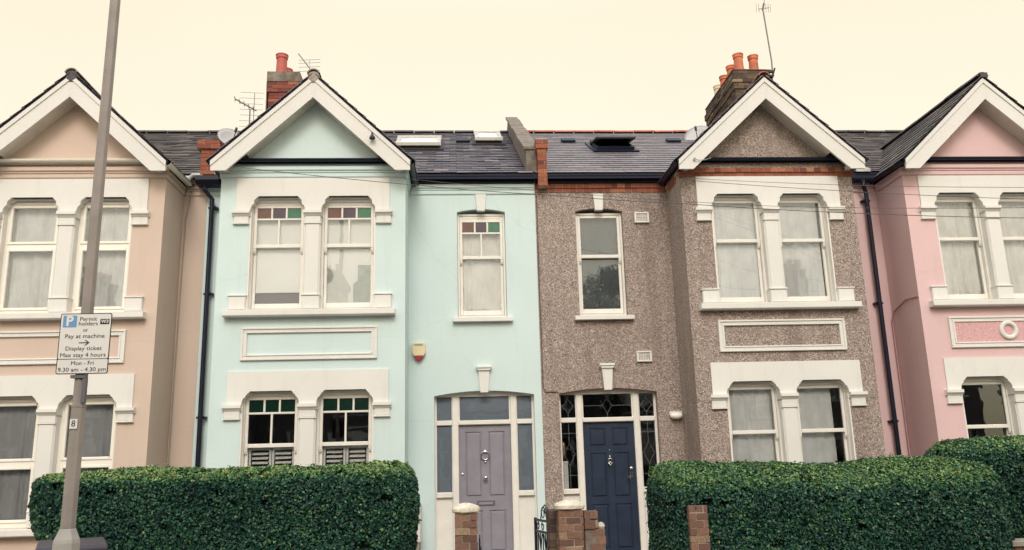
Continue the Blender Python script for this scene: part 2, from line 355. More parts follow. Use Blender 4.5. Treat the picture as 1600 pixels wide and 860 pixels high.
def slates(mb, O, U, W, lu, lw, keep=lambda p: True, eu=.25, ew=.2, rough=1.0):
    O, U, W = Vector(O), Vector(U).normalized(), Vector(W).normalized(); N = U.cross(W).normalized()
    if N.z < 0: N = -N
    r = 0
    while r*ew < lw:
        u = -(eu/2 if r % 2 else 0)
        while u < lu:
            a, b = max(u, 0), min(u+eu-.006, lu); w0 = r*ew; w1 = min(w0+ew*1.25, lw)
            if b-a > .03 and keep(O+U*((a+b)/2)+W*(w0+w1)/2):
                lift = .020+random.uniform(0, .008)*rough; dn = random.uniform(-.012, .010)*rough-(.03 if random.random() < .015*rough else 0); sk = random.uniform(-.007, .007)*rough
                th = .007; vs = []
                for (p, q, h) in ((a, w0+dn+sk, lift), (b, w0+dn-sk, lift), (b, w1, .006), (a, w1, .006)):
                    vs.append(O+U*p+W*q+N*h)
                vs += [v+N*th for v in vs]
                mb.add(vs, [(4, 5, 6, 7), (0, 4, 7, 3), (0, 1, 5, 4), (1, 2, 6, 5), (3, 2, 1, 0)], min(1, max(0, random.gauss(.45, .22))))
            u += eu
        r += 1
MS = .578; ME = 6.34       # slope and eave height of the main roof
def zmain(y): return ME+MS*(y+.12)
def zgab(x, c): return 7.585-.94*abs(x-c)
YB = -.85

def curtain(parent, x0, x1, z0, z1, y, mat, name='net_curtain', folds=7, amp=.018, gather=0.):
    """cloth with uneven folds that tighten and relax across the width and drift a little down the drop"""
    mb = MB(); n = max(40, int((x1-x0)*150)); vs = []; r_ = random.Random(int(abs(x0*977+z0*131)*10)); zs = 6
    ks = [(r_.uniform(.25, 1.15)*folds, r_.uniform(0, 6.3), r_.uniform(.25, 1), r_.uniform(-.8, .8)) for _ in range(7)]
    for zi in range(zs+1):
        q = zi/zs; z = z1+(z0-z1)*q
        for i in range(n+1):
            t = i/n; tw = t+.06*math.sin(5.1*t+ks[0][1])+.03*math.sin(11*t+ks[1][1])
            a = sum(w*math.sin(2*math.pi*f*tw+ph+dr*q) for f, ph, w, dr in ks)/2.6
            vs.append((x0+(x1-x0)*t, y+amp*(.45+.55*q)*a+amp*.9, z))
    fs = [(r*(n+1)+i, r*(n+1)+i+1, (r+1)*(n+1)+i+1, (r+1)*(n+1)+i) for r in range(zs) for i in range(n)]
    mb.add(vs, fs); return mb.build(name, mat, parent, smooth=True)

FLAT = []
def window(house, x0, x1, zb, zt, y, zm, style='sash', glass='glass', cur=None, stain=None, zrow=None, mat='white_gloss', horns=True, zhead=None):
    """sliding sash (or plastic casement) with frame, sashes, bars; panes and curtain are children"""
    w = MB(); fo = .032; st = .045; head = zhead or zt
    pane = MB()
    if style == 'sash':
        for a, b in ((x0, x0+fo), (x1-fo, x1)): w.box(a, b, y-.01, y+.11, zb, zt)
        w.box(x0+fo, x1-fo, y-.01, y+.11, zt-.035, zt)
        w.prof([(y-.045, zb), (y+.11, zb), (y+.11, zb+.045), (y-.045, zb+.025)], x0+fo, x1-fo)
        a, b = x0+fo+.002, x1-fo-.002; rail = .03
        for p, q in ((a, a+st), (b-st, b)):
            w.cbox(p, q, y, y+.042, zm-.035, zt-.036, .006); w.cbox(p, q, y+.046, y+.088, zb+.046, zm-.001, .006)
        w.cbox(a+st, b-st, y, y+.042, zt-.085, zt-.036, .006)      # top rail
        w.cbox(a+st, b-st, y-.004, y+.042, zm-.028, zm+.028, .006)  # meeting rail
        w.cbox(a+st, b-st, y+.046, y+.088, zb+.046, zb+.125, .006)  # bottom rail
        if horns:
            for p, q in ((a, a+st), (b-st, b)): w.prof([(y, zm-.035), (y+.04, zm-.035), (y+.04, zm-.06), (y+.02, zm-.11), (y+.004, zm-.075)], p+.002, q-.002)
        pl, pr = a+st, b-st; ztop = zt-.085; zlow = zm+.028
        if stain:
            z1, z2 = stain
            w.cbox(pl, pr, y, y+.042, z2, ztop, .005) if z2 < ztop-.005 else None
            w.cbox(pl, pr, y, y+.042, z1-.03, z1, .005)
            for k in (1, 2):
                xx = pl+(pr-pl)*k/3; w.cbox(xx-.014, xx+.014, y, y+.04, z1, min(z2, ztop), .004)
            w.cbox((pl+pr)/2-.014, (pl+pr)/2+.014, y, y+.04, zlow, z1-.03, .004)
            ztop = z1-.03
        pane.add([(pl, y+.02, zlow), (pr, y+.02, zlow), (pr, y+.02, ztop), (pl, y+.02, ztop)], [(0, 1, 2, 3)])
        pane.add([(pl, y+.066, zb+.125), (pr, y+.066, zb+.125), (pr, y+.066, zm-.028), (pl, y+.066, zm-.028)], [(0, 1, 2, 3)])
    else:   # upvc
        fo = .05; st = .045
        for a, b in ((x0, x0+fo), (x1-fo, x1)): w.box(a, b, y, y+.07, zb, zt)
        for a, b in ((zb, zb+.06), (zm-.03, zm+.03), (zt-.05, zt)): w.box(x0+fo, x1-fo, y, y+.07, a, b)
        w.box(x0+fo+.12, x1-fo-.12, y-.012, y-.001, zt-.04, zt-.02)       # trickle vent
        for a, b in ((zb+.06, zm-.03), (zm+.03, zt-.05)):
            for p, q in ((x0+fo, x0+fo+st), (x1-fo-st, x1-fo)): w.cbox(p+.002, q, y-.014, y+.05, a+.002, b-.002, .008)
            w.cbox(x0+fo+st, x1-fo-st, y-.014, y+.05, a+.002, a+st, .008); w.cbox(x0+fo+st, x1-fo-st, y-.014, y+.05, b-st, b-.002, .008)
            pl, pr = x0+fo+st, x1-fo-st
            pane.add([(pl, y+.02, a+st), (pr, y+.02, a+st), (pr, y+.02, b-st), (pl, y+.02, b-st)], [(0, 1, 2, 3)])
    o = w.build('window', mat, house)
    pane.build('pane', glass, o)
    if stain and style == 'sash':
        s = MB(); z1, z2 = stain; z2 = min(z2, zt-.085)
        for k in range(3):
            s.m = k; a_ = pl+(pr-pl)*k/3+(.014 if k else 0); b_ = pl+(pr-pl)*(k+1)/3-(.014 if k < 2 else 0); s.box(a_, b_, y+.016, y+.022, z1, z2)
        s.build('stained_glass', zrow or ['st_brown', 'st_purple', 'st_green'], o)
    if cur: cur(o, x0+.034, x1-.034, zb+.05, zt-.04, y+.093, zm)
    return o

def bay_storey(H, c, z, cfg):
    """pair of openings with pillars, capitals, shouldered lintel, sill. z: dict of heights"""
    cm = 'white'; F = YB
    # lintel with two shouldered openings
    def shoulder(s):
        zc, zs = z['cap'], z['soff']
        inner = [(.122, zc), (.126, zc+.045), (.142, zc+.085), (.172, zc+.112), (.175, zs-.062), (.235, zs)]
        outer = [(.815, zs), (.875, zs-.062), (.878, zc+.112), (.908, zc+.085), (.924, zc+.045), (.928, zc)]
        pts = inner+outer; return [(c+s*x, q) for x, q in pts]
    l = MB(); R_, L_ = shoulder(1), shoulder(-1)
    pts = [(c+1.14, z['cap']), (c+1.14, z['top']), (c-1.14, z['top']), (c-1.14, z['cap'])]+L_[::-1]+R_
    l.prism(pts, F-.022, F+.16)
    o = l.build('lintel', cm, H)
    for s in (-1, 1):      # inner hood moulding, set back
        h = MB()
        a, b = sorted((c+s*.176, c+s*.874)); zs = z['soff']
        h.prism([(a, zs-.066), (a+.012, zs-.066), (a+.07, zs-.016), (b-.07, zs-.016), (b-.012, zs-.066), (b, zs-.066), (b, zs-.03), (b-.06, zs+.004), (a+.06, zs+.004), (a, zs-.03)], F+.045, F+.10)
        h.prism([(a, zs-.075), (a+.02, zs-.075), (a+.075, zs-.030), (b-.075, zs-.030), (b-.02, zs-.075), (b, zs-.075), (b, zs-.03), (b-.06, zs+.004), (a+.06, zs+.004), (a, zs-.03)], F+.101, F+.158)
        xj = sorted((c+s*.910, c+s*.9312)); j_ = MB(); j_.box(xj[0], xj[1], F+.003, F+.2, z['sill'], z['cap']-.02); j_.build('jamb', 'white_gloss', H)
        h.build('hood_moulding', cm, o)
    # pillar
    zc = z['cap']; p = MB(); w = .112
    pb = z['sill']+.21; p.cbox(c-w, c+w, F-.03, F+.15, pb, zc-.2, .018)
    p.box(c-.1215, c+.1215, F-.006, F+.20, pb-.05, zc-.1); p.build('pillar', cm, H)
    for xa, xb in ((c-1.185, c-.925), (c-.135, c+.135), (c+.925, c+1.185)):
        m = MB(); t = zc
        m.cbox(xa+.012, xb-.012, F-.045, F+.12, t-.21, t-.19, .006)
        m.cbox(xa+.02, xb-.02, F-.03, F+.12, t-.188, t-.085, .006)
        m.prof([(F+.12, t-.084), (F-.035, t-.084), (F-.05, t-.06), (F-.075, t-.045), (F-.075, t), (F+.12, t)], xa, xb)
        m.build('capital', cm, H)
        m = MB(); zb = z['sill']
        m.cbox(xa+.006, xb-.006, F-.05, F+.12, zb, zb+.20, .012); m.cbox(xa-.004, xb+.004, F-.062, F+.12, zb+.201, zb+.222, .006)
        m.build('pedestal', cm, H)
    s = MB(); zb = z['sill']
    s.prof([(F+.1, zb-.004), (F-.13, zb-.018), (F-.13, zb-.095), (F-.115, zb-.11), (F-.0, zb-.11), (F+.1, zb-.11)], c-1.235, c+1.235)
    s.build('window_sill', cm, H, bevel=.004)

def bargeboards(H, c):
    F = YB-.30
    zt, zi, zf = 7.55, 7.20, 6.03; k = .94
    xo = 1.465; xi = (zi-zf)/k
    for s in (-1, 1):
        b = MB()
        b.prism([(c, zt), (c+s*xo, zt-k*xo), (c+s*xo, zf), (c+s*xi, zf), (c, zi)], F, F+.035)
        o = b.build('bargeboard', 'board', H)
        t = MB(); d = .075
        t.prism([(c+s*.001, zt+.004), (c+s*(xo+.004), zt+.004-k*xo), (c+s*(xo+.004), zt-d-k*xo), (c+s*.001, zt-d)], F-.016, F-.001)
        t.build('bargeboard_moulding', 'board', o)
        q = MB(); th = .02
        x1 = .97
        q.prism([(c+s*.001, zi+.03), (c+s*x1, zi+.03-k*x1), (c+s*x1, zi+.03+th-k*x1), (c+s*.001, zi+.03+th)], F+.036, YB+.01)
        q.build('soffit', 'soffit', o)
        br = MB(); br.box(c+s*1.30-.03, c+s*1.30+.03, F+.036, YB-.002, 6.09, 6.16); br.build('roof_bracket', 'soffit', o)

def gutter_run(mb, p0, p1, r=.055):
    """half-round gutter between two points, open upwards"""
    p0, p1 = Vector(p0), Vector(p1); d = (p1-p0).normalized(); a = d.cross(Vector((0, 0, 1))).normalized(); n = 10; vs = []
    for p in (p0, p1):
        for rr in (r, r-.006):
            for j in range(n+1):
                t = math.pi*j/n; vs.append(p+a*math.cos(t)*rr-Vector((0, 0, 1))*math.sin(t)*rr)
    N = n+1; fs = []
    for j in range(n):
        fs.append((j, j+1, 2*N+j+1, 2*N+j)); fs.append((N+j+1, N+j, 3*N+j, 3*N+j+1)); fs.append((j+1, j, N+j, N+j+1)); fs.append((2*N+j, 2*N+j+1, 3*N+j+1, 3*N+j))
    fs.append((0, 2*N, 3*N, N)); fs.append((n, N+n, 3*N+n, 2*N+n)); mb.add(vs, fs)
    

def house(cfg):
    c = cfg['c']; p0, p1 = cfg['party']; ds = cfg['side']; dc = c+ds*cfg.get('door_off', 2.55); w = cfg['wall']
    H = thing('terraced_house', cfg['label'], 'house', (c, 0, 0), None)
    door_h = (dc-.775, dc+.775, .28, 2.82); win_h = (dc-.39, dc+.39, 3.98, 5.77); e = .001
    # --- masonry
    m = MB(); wall_holes(m, p0+e, p1-e, 0, 6.26, 0, .3, [door_h, win_h, (c-1.13, c+1.13, .3, 6.1)])
    for hx0, hx1, top, rise in ((door_h[0], door_h[1], 2.82, .07), (win_h[0], win_h[1], 5.77, .05)):
        ap = arch_pts((hx0+hx1)/2, (hx1-hx0)/2, top-rise, rise); n = len(ap)//2
        m.prism([(hx0, top)]+ap[:n+1], .0, .299); m.prism(ap[n:]+[(hx1, top)], .0, .299)
    m.box(p0+e, p1-e, 8.2, 8.5, 0, 6.2); m.box(p0+e, p0+.1, .3, 8.2, 0, 6.2); m.box(p1-.1, p1-e, .3, 8.2, 0, 6.2)
    m.build('wall', w, H)
    b = MB(); ops = []
    for s in (-1, 1):
        a_, b_ = sorted((c+s*.118, c+s*.932)); ops += [(a_, b_, 3.98, 5.72), (a_, b_, 1.02, 2.80)]
    wall_holes(b, c-1.38, c+1.38, 0, 6.2, YB, YB+.25, ops)
    for s in (-1, 1):
        a_, b_ = sorted((c+s*1.13, c+s*1.38)); b.box(a_, b_, YB+.25, -.001, 0, 6.2)
    b.build('bay_wall', w, H)
    g = MB(); x = 1.36; gy = YB+.012
    g.prism([(c-x, 6.2), (c+x, 6.2), (c+x, zgab(c+x, c)-.09), (c, 7.46), (c-x, zgab(c-x, c)-.09)], gy, gy+.2); g.build('gable_wall', w, H)
    # --- inside
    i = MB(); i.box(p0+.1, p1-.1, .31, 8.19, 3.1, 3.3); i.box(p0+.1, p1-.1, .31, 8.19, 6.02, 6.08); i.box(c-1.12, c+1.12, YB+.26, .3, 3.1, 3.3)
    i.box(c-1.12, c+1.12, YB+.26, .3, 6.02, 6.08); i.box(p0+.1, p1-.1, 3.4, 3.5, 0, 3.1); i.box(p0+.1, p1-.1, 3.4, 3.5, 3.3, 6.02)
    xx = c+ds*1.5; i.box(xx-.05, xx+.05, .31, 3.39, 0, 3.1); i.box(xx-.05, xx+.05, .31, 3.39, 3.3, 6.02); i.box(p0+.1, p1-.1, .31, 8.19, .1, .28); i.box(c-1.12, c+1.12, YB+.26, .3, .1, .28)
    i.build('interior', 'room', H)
    # --- cornice
    if cfg.get('cornice') == 'brick':
        k = MB()
        for (za, zb, pr) in ((5.995, 6.068, .012), (6.07, 6.145, .035)):
            bricks(k, c-1.38-pr, c+1.38+pr, YB-pr, YB+.12, za, zb, L=.115, sides='f', jit=.002)
            for s in (-1, 1):
                a_, b_ = sorted((c+s*(1.38+pr), c+s*1.28)); bricks(k, a_, b_, YB+.121, -pr-.002, za, zb, L=.115, sides='lr')
            for a_, b_ in ((p0+.002, c-1.38-pr-.002), (c+1.38+pr+.002, p1-.002)):
                if b_-a_ > .1: bricks(k, a_, b_, -pr, .02, za+.045, zb+.045, L=.115, sides='f', jit=.002)
        k.build('brick_cornice', ['bricks_red', 'mortar'], H)
    else:
        k = MB()
        for (za, zb, pr) in ((6.015, 6.085, .022), (6.12, 6.19, .045), (6.086, 6.119, .030)):
            k.cbox(c-1.38-pr, c+1.38+pr, YB-pr, YB+.05, za, zb, .012)
            for s in (-1, 1):
                a_, b_ = sorted((c+s*(1.38+pr), c+s*1.30)); k.box(a_, b_, YB+.051, -pr-.001, za, zb)
            for a_, b_ in ((p0+.002, c-1.38-pr-.002), (c+1.38+pr+.002, p1-.002)):
                if b_-a_ > .05: k.cbox(a_, b_, -pr, .02, za, zb, .012)
        k.build('cornice', w, H)
    # --- roof
    d = MB(); yr = 4.2; zr = zmain(yr); th = .08; ey = -.16
    d.prof([(ey, zmain(ey)), (yr, zr), (8.7, 6.2), (8.7, 6.2-th), (yr, zr-th-.02), (ey, zmain(ey)-th)], p0+e, p1-e)
    for s in (-1, 1):
        yb = 2.3; vs = []
        for (x_, y_) in ((c, YB-.31), (c+s*1.49, YB-.31), (c+s*1.49, yb), (c, yb)):
            vs.append((x_, y_, zgab(x_, c)))
        vs += [(a, b_, z-.05) for a, b_, z in vs]
        d.add(vs, [(0, 1, 2, 3), (7, 6, 5, 4), (0, 4, 5, 1), (1, 5, 6, 2), (2, 6, 7, 3), (3, 7, 4, 0)])
    ro = d.build('roof', 'dark', H)
    sl = MB(); sm = cfg.get('slate', 'slate'); big = sm == 'slate_new'
    slates(sl, (p0, ey, zmain(ey)), (1, 0, 0), (0, 1, MS), p1-p0, (yr-ey)*math.hypot(1, MS), keep=lambda p: p.z > zgab(p.x, c)-.12 or abs(p.x-c) > 1.5,
           eu=.3 if big else .25, ew=.22 if big else .19, rough=.35 if big else 1.0)
    for s in (-1, 1):
        slates(sl, (c+s*1.52, YB-.33, zgab(c+1.52, c)), (0, 1, 0), (-s, 0, .94), 3.0, 1.52*math.hypot(1, .94)-.02, keep=lambda p: p.z > zmain(p.y)-.12 or p.y < 0, rough=.8)
    sl.build('roof_slates', sm, ro)
    rm = cfg.get('ridge', 'ridge_dark')
    def ridge(p, q, r=.10, gap=.006, mt_=rm):
        rt = MB(); p, q = Vector(p), Vector(q); L = (q-p).length; n = max(1, round(L/.45)); dd = (q-p).normalized(); a = dd.cross(Vector((0, 0, 1))).normalized()
        for k in range(n):
            s0, s1 = p+dd*(L*k/n+gap), p+dd*(L*(k+1)/n-gap); vs = []
            jz = random.uniform(-.006, .006)
            for s_ in (s0, s1):
                for rr in (r, r-.02):
                    for j in range(9):
                        t = R(10)+R(160)*j/8; vs.append(s_+a*math.cos(t)*rr+Vector((0, 0, math.sin(t)*rr*.85-.03+jz)))
            fs = []
            for j in range(8): fs += [(j, j+1, 18+j+1, 18+j), (9+j+1, 9+j, 27+j, 27+j+1), (j+1, j, 9+j, 9+j+1), (18+j, 18+j+1, 27+j+1, 27+j)]
            rt.add(vs, fs)
        rt.build('ridge_tiles', mt_, ro)
    ridge((p0, yr, zr+.03), (p1, yr, zr+.03), .09, mt_=rm if rm == 'terracotta' else 'ridge_dark'); ridge((c, YB-.34, 7.60), (c, 2.15, 7.60), .10)
    bargeboards(H, c)
    # --- gutters
    gu = MB(); gm = cfg.get('gutter', 'black')
    gutter_run(gu, (c-1.43, YB-.085, 6.285), (c+1.43, YB-.085, 6.285), .042); gu.box(c-1.36, c+1.36, YB-.03, YB-.003, 6.235, 6.30)
    for s in (-1, 1):
        gutter_run(gu, (c+s*1.475, YB-.26, 6.18), (c+s*1.475, -.10, 6.20)); a_, b_ = sorted((c+s*1.385, c+s*1.425)); gu.box(a_, b_, YB-.24, -.03, 6.135, 6.24)
    for a_, b_ in ((p0+.02, c-1.40), (c+1.40, p1-.02)):
        if b_-a_ > .15:
            gutter_run(gu, (a_, -.115, 6.30), (b_, -.115, 6.30)); gu.box(a_, b_, -.055, -.002, 6.2, 6.36)
    gu.build('gutter', gm, H)
    # --- bay windows
    up = dict(top=6.005, cap=5.49, soff=5.72, sill=3.98); lo = dict(top=3.085, cap=2.61, soff=2.80, sill=1.02)
    bay_storey(H, c, up, cfg); bay_storey(H, c, lo, cfg)
    wy = YB+.115
    for si, s in enumerate((-1, 1)):
        a_, b_ = sorted((c+s*.12, c+s*.93)); st = cfg['style']
        if st == 'upvc':
            window(H, a_, b_, 3.98, 5.685, wy, 5.0, 'upvc', mat='upvc', cur=cfg['cur_up'][si]); window(H, a_, b_, 1.02, 2.765, wy, 1.87, 'upvc', mat='upvc', cur=cfg['cur_lo'][si])
        elif st == 'stained':
            window(H, a_, b_, 3.98, 5.69, wy, 4.975, stain=(5.41, 5.57), cur=cfg['cur_up'][si])
            window(H, a_, b_, 1.02, 2.77, wy, 2.04, stain=(2.51, 2.685), zrow=['st_dkgreen']*3, cur=cfg['cur_lo'][si])
        else:
            window(H, a_, b_, 3.98, 5.69, wy, 4.99, cur=cfg['cur_up'][si]); window(H, a_, b_, 1.02, 2.77, wy, 2.06, cur=cfg['cur_lo'][si])
    # --- moulded panel between the storeys
    pm = MB(); X, Y0 = .975, YB
    for k, (o1, o2, pr) in enumerate(((0, .03, .035), (.03, .062, .020), (.062, .085, .030))):
        xa, za, zb = X-o1, 3.24+o1, 3.72-o1; xb, zc, zd = X-o2, 3.24+o2, 3.72-o2
        pm.cbox(c-xa, c+xa, Y0-pr, Y0+.01, zd, zb, .006); pm.cbox(c-xa, c+xa, Y0-pr, Y0+.01, za, zc, .006)
        pm.box(c-xa, c-xb, Y0-pr, Y0+.01, zc, zd); pm.box(c+xb, c+xa, Y0-pr, Y0+.01, zc, zd)
    po = pm.build('panel_moulding', 'white', H)
    if cfg.get('ring'):
        r = MB(); pr = []
        for j in range(13):
            t = 2*math.pi*j/12; pr.append((.115+.035*math.cos(t), .035*math.sin(t)*.8))
        r.lathe(pr, (c-.04, Y0-.02, 3.5), 28, 'y'); r.f = r.f[:-2]; r.t = r.t[:-2]; r.mi = r.mi[:-2]; r.build('ring_moulding', 'white', po, smooth=True)
        f = MB(); f.box(c-.885, c+.885, Y0-.012, Y0+.01, 3.325, 3.635); f.build('panel_field', M['pink_rough'], po)
    # --- small window over the door
    ws = 'stained' if cfg['style'] == 'stained' else 'sash'
    if cfg['style'] == 'upvc': window(H, dc-.385, dc+.385, 3.985, 5.70, .10, 5.0, 'upvc', mat='upvc', cur=cfg['cur_sm'])
    else: window(H, dc-.385, dc+.385, 3.985, 5.71, .09, 4.975, stain=(5.40, 5.57) if ws == 'stained' else None, cur=cfg['cur_sm'])
    s = MB(); s.prof([(.1, 3.985), (-.09, 3.965), (-.09, 3.90), (.1, 3.90)], dc-.475, dc+.475); s.build('window_sill', 'white', H, bevel=.004)
    k = MB(); k.prism([(dc-.085, 6.01), (dc+.085, 6.01), (dc+.065, 5.73), (dc-.065, 5.73)], -.04, .05); k.build('keystone', 'white', H, bevel=.005)
    k = MB(); k.prism([(dc-.085, 3.13), (dc+.085, 3.13), (dc+.06, 2.79), (dc-.06, 2.79)], -.05, .05); k.cbox(dc-.12, dc+.12, -.09, .05, 3.16, 3.20, .01); k.prism([(dc-.12, 3.16), (dc+.12, 3.16), (dc+.085, 3.13), (dc-.085, 3.13)], -.075, .05)
    k.build('keystone', 'white', H)
    entrance(H, dc, cfg)
    return H

def entrance(H, dc, cfg):
    y = .12; f = MB(); st = .045
    zt = 2.82; dz = 2.30; zs = 1.31
    f.box(dc-.775, dc-.75, y, y+.11, .28, 2.78); f.box(dc+.75, dc+.775, y, y+.11, .28, 2.78); f.box(dc-.75, dc+.75, y+.002, y+.11, 2.74, 2.81)
    for s in (-1, 1):
        a, b = sorted((dc+s*.405, dc+s*.50)); f.cbox(a, b, y-.015, y+.11, .28, 2.739, .01)
        a, b = sorted((dc+s*.50, dc+s*.75)); f.cbox(a, b, y-.005, y+.10, 2.305, 2.38, .008); f.cbox(a, b, y-.02, y+.10, 1.22, 1.30, .01); f.box(a, b, y+.03, y+.1, .28, 1.22)
        for z0, z1 in ((1.30, 2.305), (2.38, 2.74)):
            for q0, q1 in ((a, a+.010), (b-.010, b)): f.box(q0, q1, y+.01, y+.05, z0, z1)
    f.cbox(dc-.405, dc+.405, y-.02, y+.11, 2.305, 2.375, .01)
    for q0, q1 in ((dc-.405, dc-.385), (dc+.385, dc+.405)): f.box(q0, q1, y+.01, y+.05, 2.375, 2.74)
    # arched head infill
    ap = arch_pts(dc, .775, 2.75, .07); f.prism([(dc-.775, 2.745)]+ap+[(dc+.775, 2.745)], y+.004, y+.10)
    fo = f.build('door_frame', 'white_gloss', H)
    g = MB(); gy = y+.035; gl = cfg.get('door_glass', 'glass')
    for a, b, z0, z1 in ((dc-.74, dc-.51, 1.30, 2.305), (dc+.51, dc+.74, 1.30, 2.305), (dc-.74, dc-.51, 2.38, 2.74), (dc+.51, dc+.74, 2.38, 2.74), (dc-.385, dc+.385, 2.375, 2.74)):
        g.add([(a, gy, z0), (b, gy, z0), (b, gy, z1), (a, gy, z1)], [(0, 1, 2, 3)])
    g.build('pane', gl, fo)
    if cfg.get('backing'):
        bk = MB(); bk.box(dc-.745, dc-.505, y+.04, y+.045, 1.3, 2.3); bk.box(dc+.505, dc+.745, y+.04, y+.045, 1.3, 2.3); bk.box(dc-.745, dc+.745, y+.04, y+.045, 2.38, 2.74)
        bk.build('obscured_glazing', cfg['backing'], fo)
    if cfg.get('leaded'):
        l = MB(); ly = gy-.004
        def ln(*pts): l.tube([(x, ly, z) for x, z in pts], .003, 4)
        def dia(x, z, w, h): ln((x, z-h), (x+w, z), (x, z+h), (x-w, z), (x, z-h))
        for s in (-1, 1):
            x = dc+s*.625; dia(x, 2.56, .085, .11); ln((x, 2.38), (x, 2.45)); ln((x, 2.67), (x, 2.74)); ln((x-.115, 2.56), (x-.085, 2.56)); ln((x+.085, 2.56), (x+.115, 2.56))
            dia(x, 1.82, .085, .17); ln((x, 1.30), (x, 1.65)); ln((x, 1.99), (x, 2.305)); ln((x-.115, 1.50), (x+.115, 1.50)); ln((x-.115, 2.14), (x+.115, 2.14)); ln((x-.115, 1.82), (x-.085, 1.82)); ln((x+.085, 1.82), (x+.115, 1.82))
        dia(dc, 2.56, .075, .12); ln((dc, 2.375), (dc, 2.44)); ln((dc, 2.68), (dc, 2.74)); ln((dc-.385, 2.56), (dc-.075, 2.56)); ln((dc+.075, 2.56), (dc+.385, 2.56))
        l.build('lead_cames', 'cames', fo)
    # door leaf with raised panels
    d = MB(); dy = y+.03; a, b = dc-.403, dc+.403; z0, z1 = .30, 2.303
    if cfg['door_kind'] == 'four': rows = ((.42, 1.02), (1.22, 2.20))
    else: rows = ((.40, 1.06), (1.16, 1.83), (1.93, 2.21))
    stl = .095; mid = .05
    d.box(a, b, dy+.014, dy+.045, z0, z1)
    d.box(a, a+stl, dy, dy+.014, z0, z1); d.box(b-stl, b, dy, dy+.014, z0, z1); d.box(dc-mid, dc+mid, dy, dy+.014, z0, z1)
    zz = [z0]+[q for r in rows for q in r]+[z1]
    for k in range(0, len(zz), 2):
        d.box(a+stl, dc-mid, dy, dy+.014, zz[k], zz[k+1]); d.box(dc+mid, b-stl, dy, dy+.014, zz[k], zz[k+1])
    for r0, r1 in rows:
        for xa, xb in ((a+stl, dc-mid), (dc+mid, b-stl)):
            d.cbox(xa+.018, xb-.018, dy-.003, dy+.014, r0+.018, r1-.018, .016)
    do = d.build('door', cfg['door'], H)
    def ring(mb, x, z, r, t, yy):
        mb.tube([(x+r*math.cos(q*math.pi/10), yy, z+r*math.sin(q*math.pi/10)) for q in range(21)], t, 6, caps=False)
    if cfg['door_kind'] == 'four':
        k = MB(); k.lathe([(.03, 0), (.033, -.012), (.02, -.02), (0.004, -.028)], (dc, dy-.0, 1.90), 14, 'y'); ring(k, dc, 1.835, .062, .010, dy-.02); k.lathe([(.012, 0), (.016, -.02), (.01, -.026)], (dc, dy, 1.74), 10, 'y'); k.build('door_knocker', 'chrome', do, smooth=True)
        k = MB(); k.lathe([(.028, 0), (.028, -.008), (.014, -.012), (.014, -.03), (.03, -.042), (.036, -.058), (.03, -.074), (.012, -.082)], (dc, dy, 1.50), 18, 'y'); k.build('door_knob', 'chrome', do, smooth=True)
        k = MB(); k.cbox(dc-.14, dc+.14, dy-.008, dy, 1.085, 1.165, .004); k.build('letterbox', 'door_grey_dark', do); k = MB(); k.cbox(dc-.105, dc+.105, dy-.016, dy-.008, 1.105, 1.14, .003); k.build('letterbox_flap', cfg['door'], do)
        k = MB(); k.lathe([(.018, 0), (.018, -.01), (.008, -.014)], (dc-.35, dy, 1.56), 12, 'y'); k.build('door_lock', 'chrome', do)
    else:
        k = MB(); k.lathe([(.006, 0), (.008, -.012), (.004, -.014)], (dc, dy, 1.87), 8, 'y'); k.tube([(dc, dy-.012, 1.80), (dc, dy-.03, 1.745)], .010, 8)
        k.tube([(dc, dy-.02, 1.76), (dc-.03, dy-.022, 1.72), (dc-.032, dy-.022, 1.67), (dc, dy-.022, 1.635), (dc+.032, dy-.022, 1.67), (dc+.03, dy-.022, 1.72), (dc, dy-.02, 1.76)], .011, 8); k.lathe([(.018, 0), (.018, -.016), (.01, -.02)], (dc, dy-.008, 1.68), 10, 'y'); k.build('door_knocker', 'chrome', do, smooth=True)
        k = MB(); k.lathe([(.026, 0), (.026, -.012), (.012, -.016), (.012, -.022)], (dc+.33, dy, 1.58), 14, 'y'); k.cbox(dc+.305, dc+.355, dy-.012, dy, 1.40, 1.53, .004); k.tube([(dc+.33, dy-.012, 1.46), (dc+.33, dy-.045, 1.46), (dc+.26, dy-.05, 1.455)], .010, 8); k.build('door_lock', 'chrome', do)
    s = MB(); s.box(dc-.80, dc+.80, -.35, .12, 0, .16); s.box(dc-.76, dc+.76, -.04, .3, .161, .279); s.build('doorstep', 'kerb', H)

# ---------------------------------------------------------------- setting: road, kerbs, pavements, gardens
def ground():
    g = MB(); g.box(-400, 400, -500, 500, -.5, -.14); structure('ground', g, 'soil')
    r = MB(); r.box(-120, 120, -12.9, -7.75, -.135, -.12); structure('road', r, 'asphalt')
    for y0, y1 in ((-7.6, -4.46), (-16.5, -13.05)):
        p = MB(); p.box(-120, 120, y0, y1, -.13, 0); structure('pavement', p, 'paving')
    for y0, y1 in ((-7.748, -7.602), (-13.048, -12.902)):
        k = MB(); x = -60
        while x < 60: k.cbox(x, x+.91, y0, y1, -.13, .004, .012); x += .915
        structure('kerb', k, 'kerb')
    m = MB(); m.box(-60, 60, -8.25, -8.15, -.119, -.116); structure('road_marking', m, 'paint_line')
    s = MB(); s.box(-30, 30, -4.455, -.01, -.13, .02); structure('garden_ground', s, 'soil')
    for x0, x1 in ((.0, .98), (1.55, 2.35+.3)):
        t = MB(); t.box(x0, x1, -4.455, -.36, .021, .045); structure('path', t, 'tile')
ground()

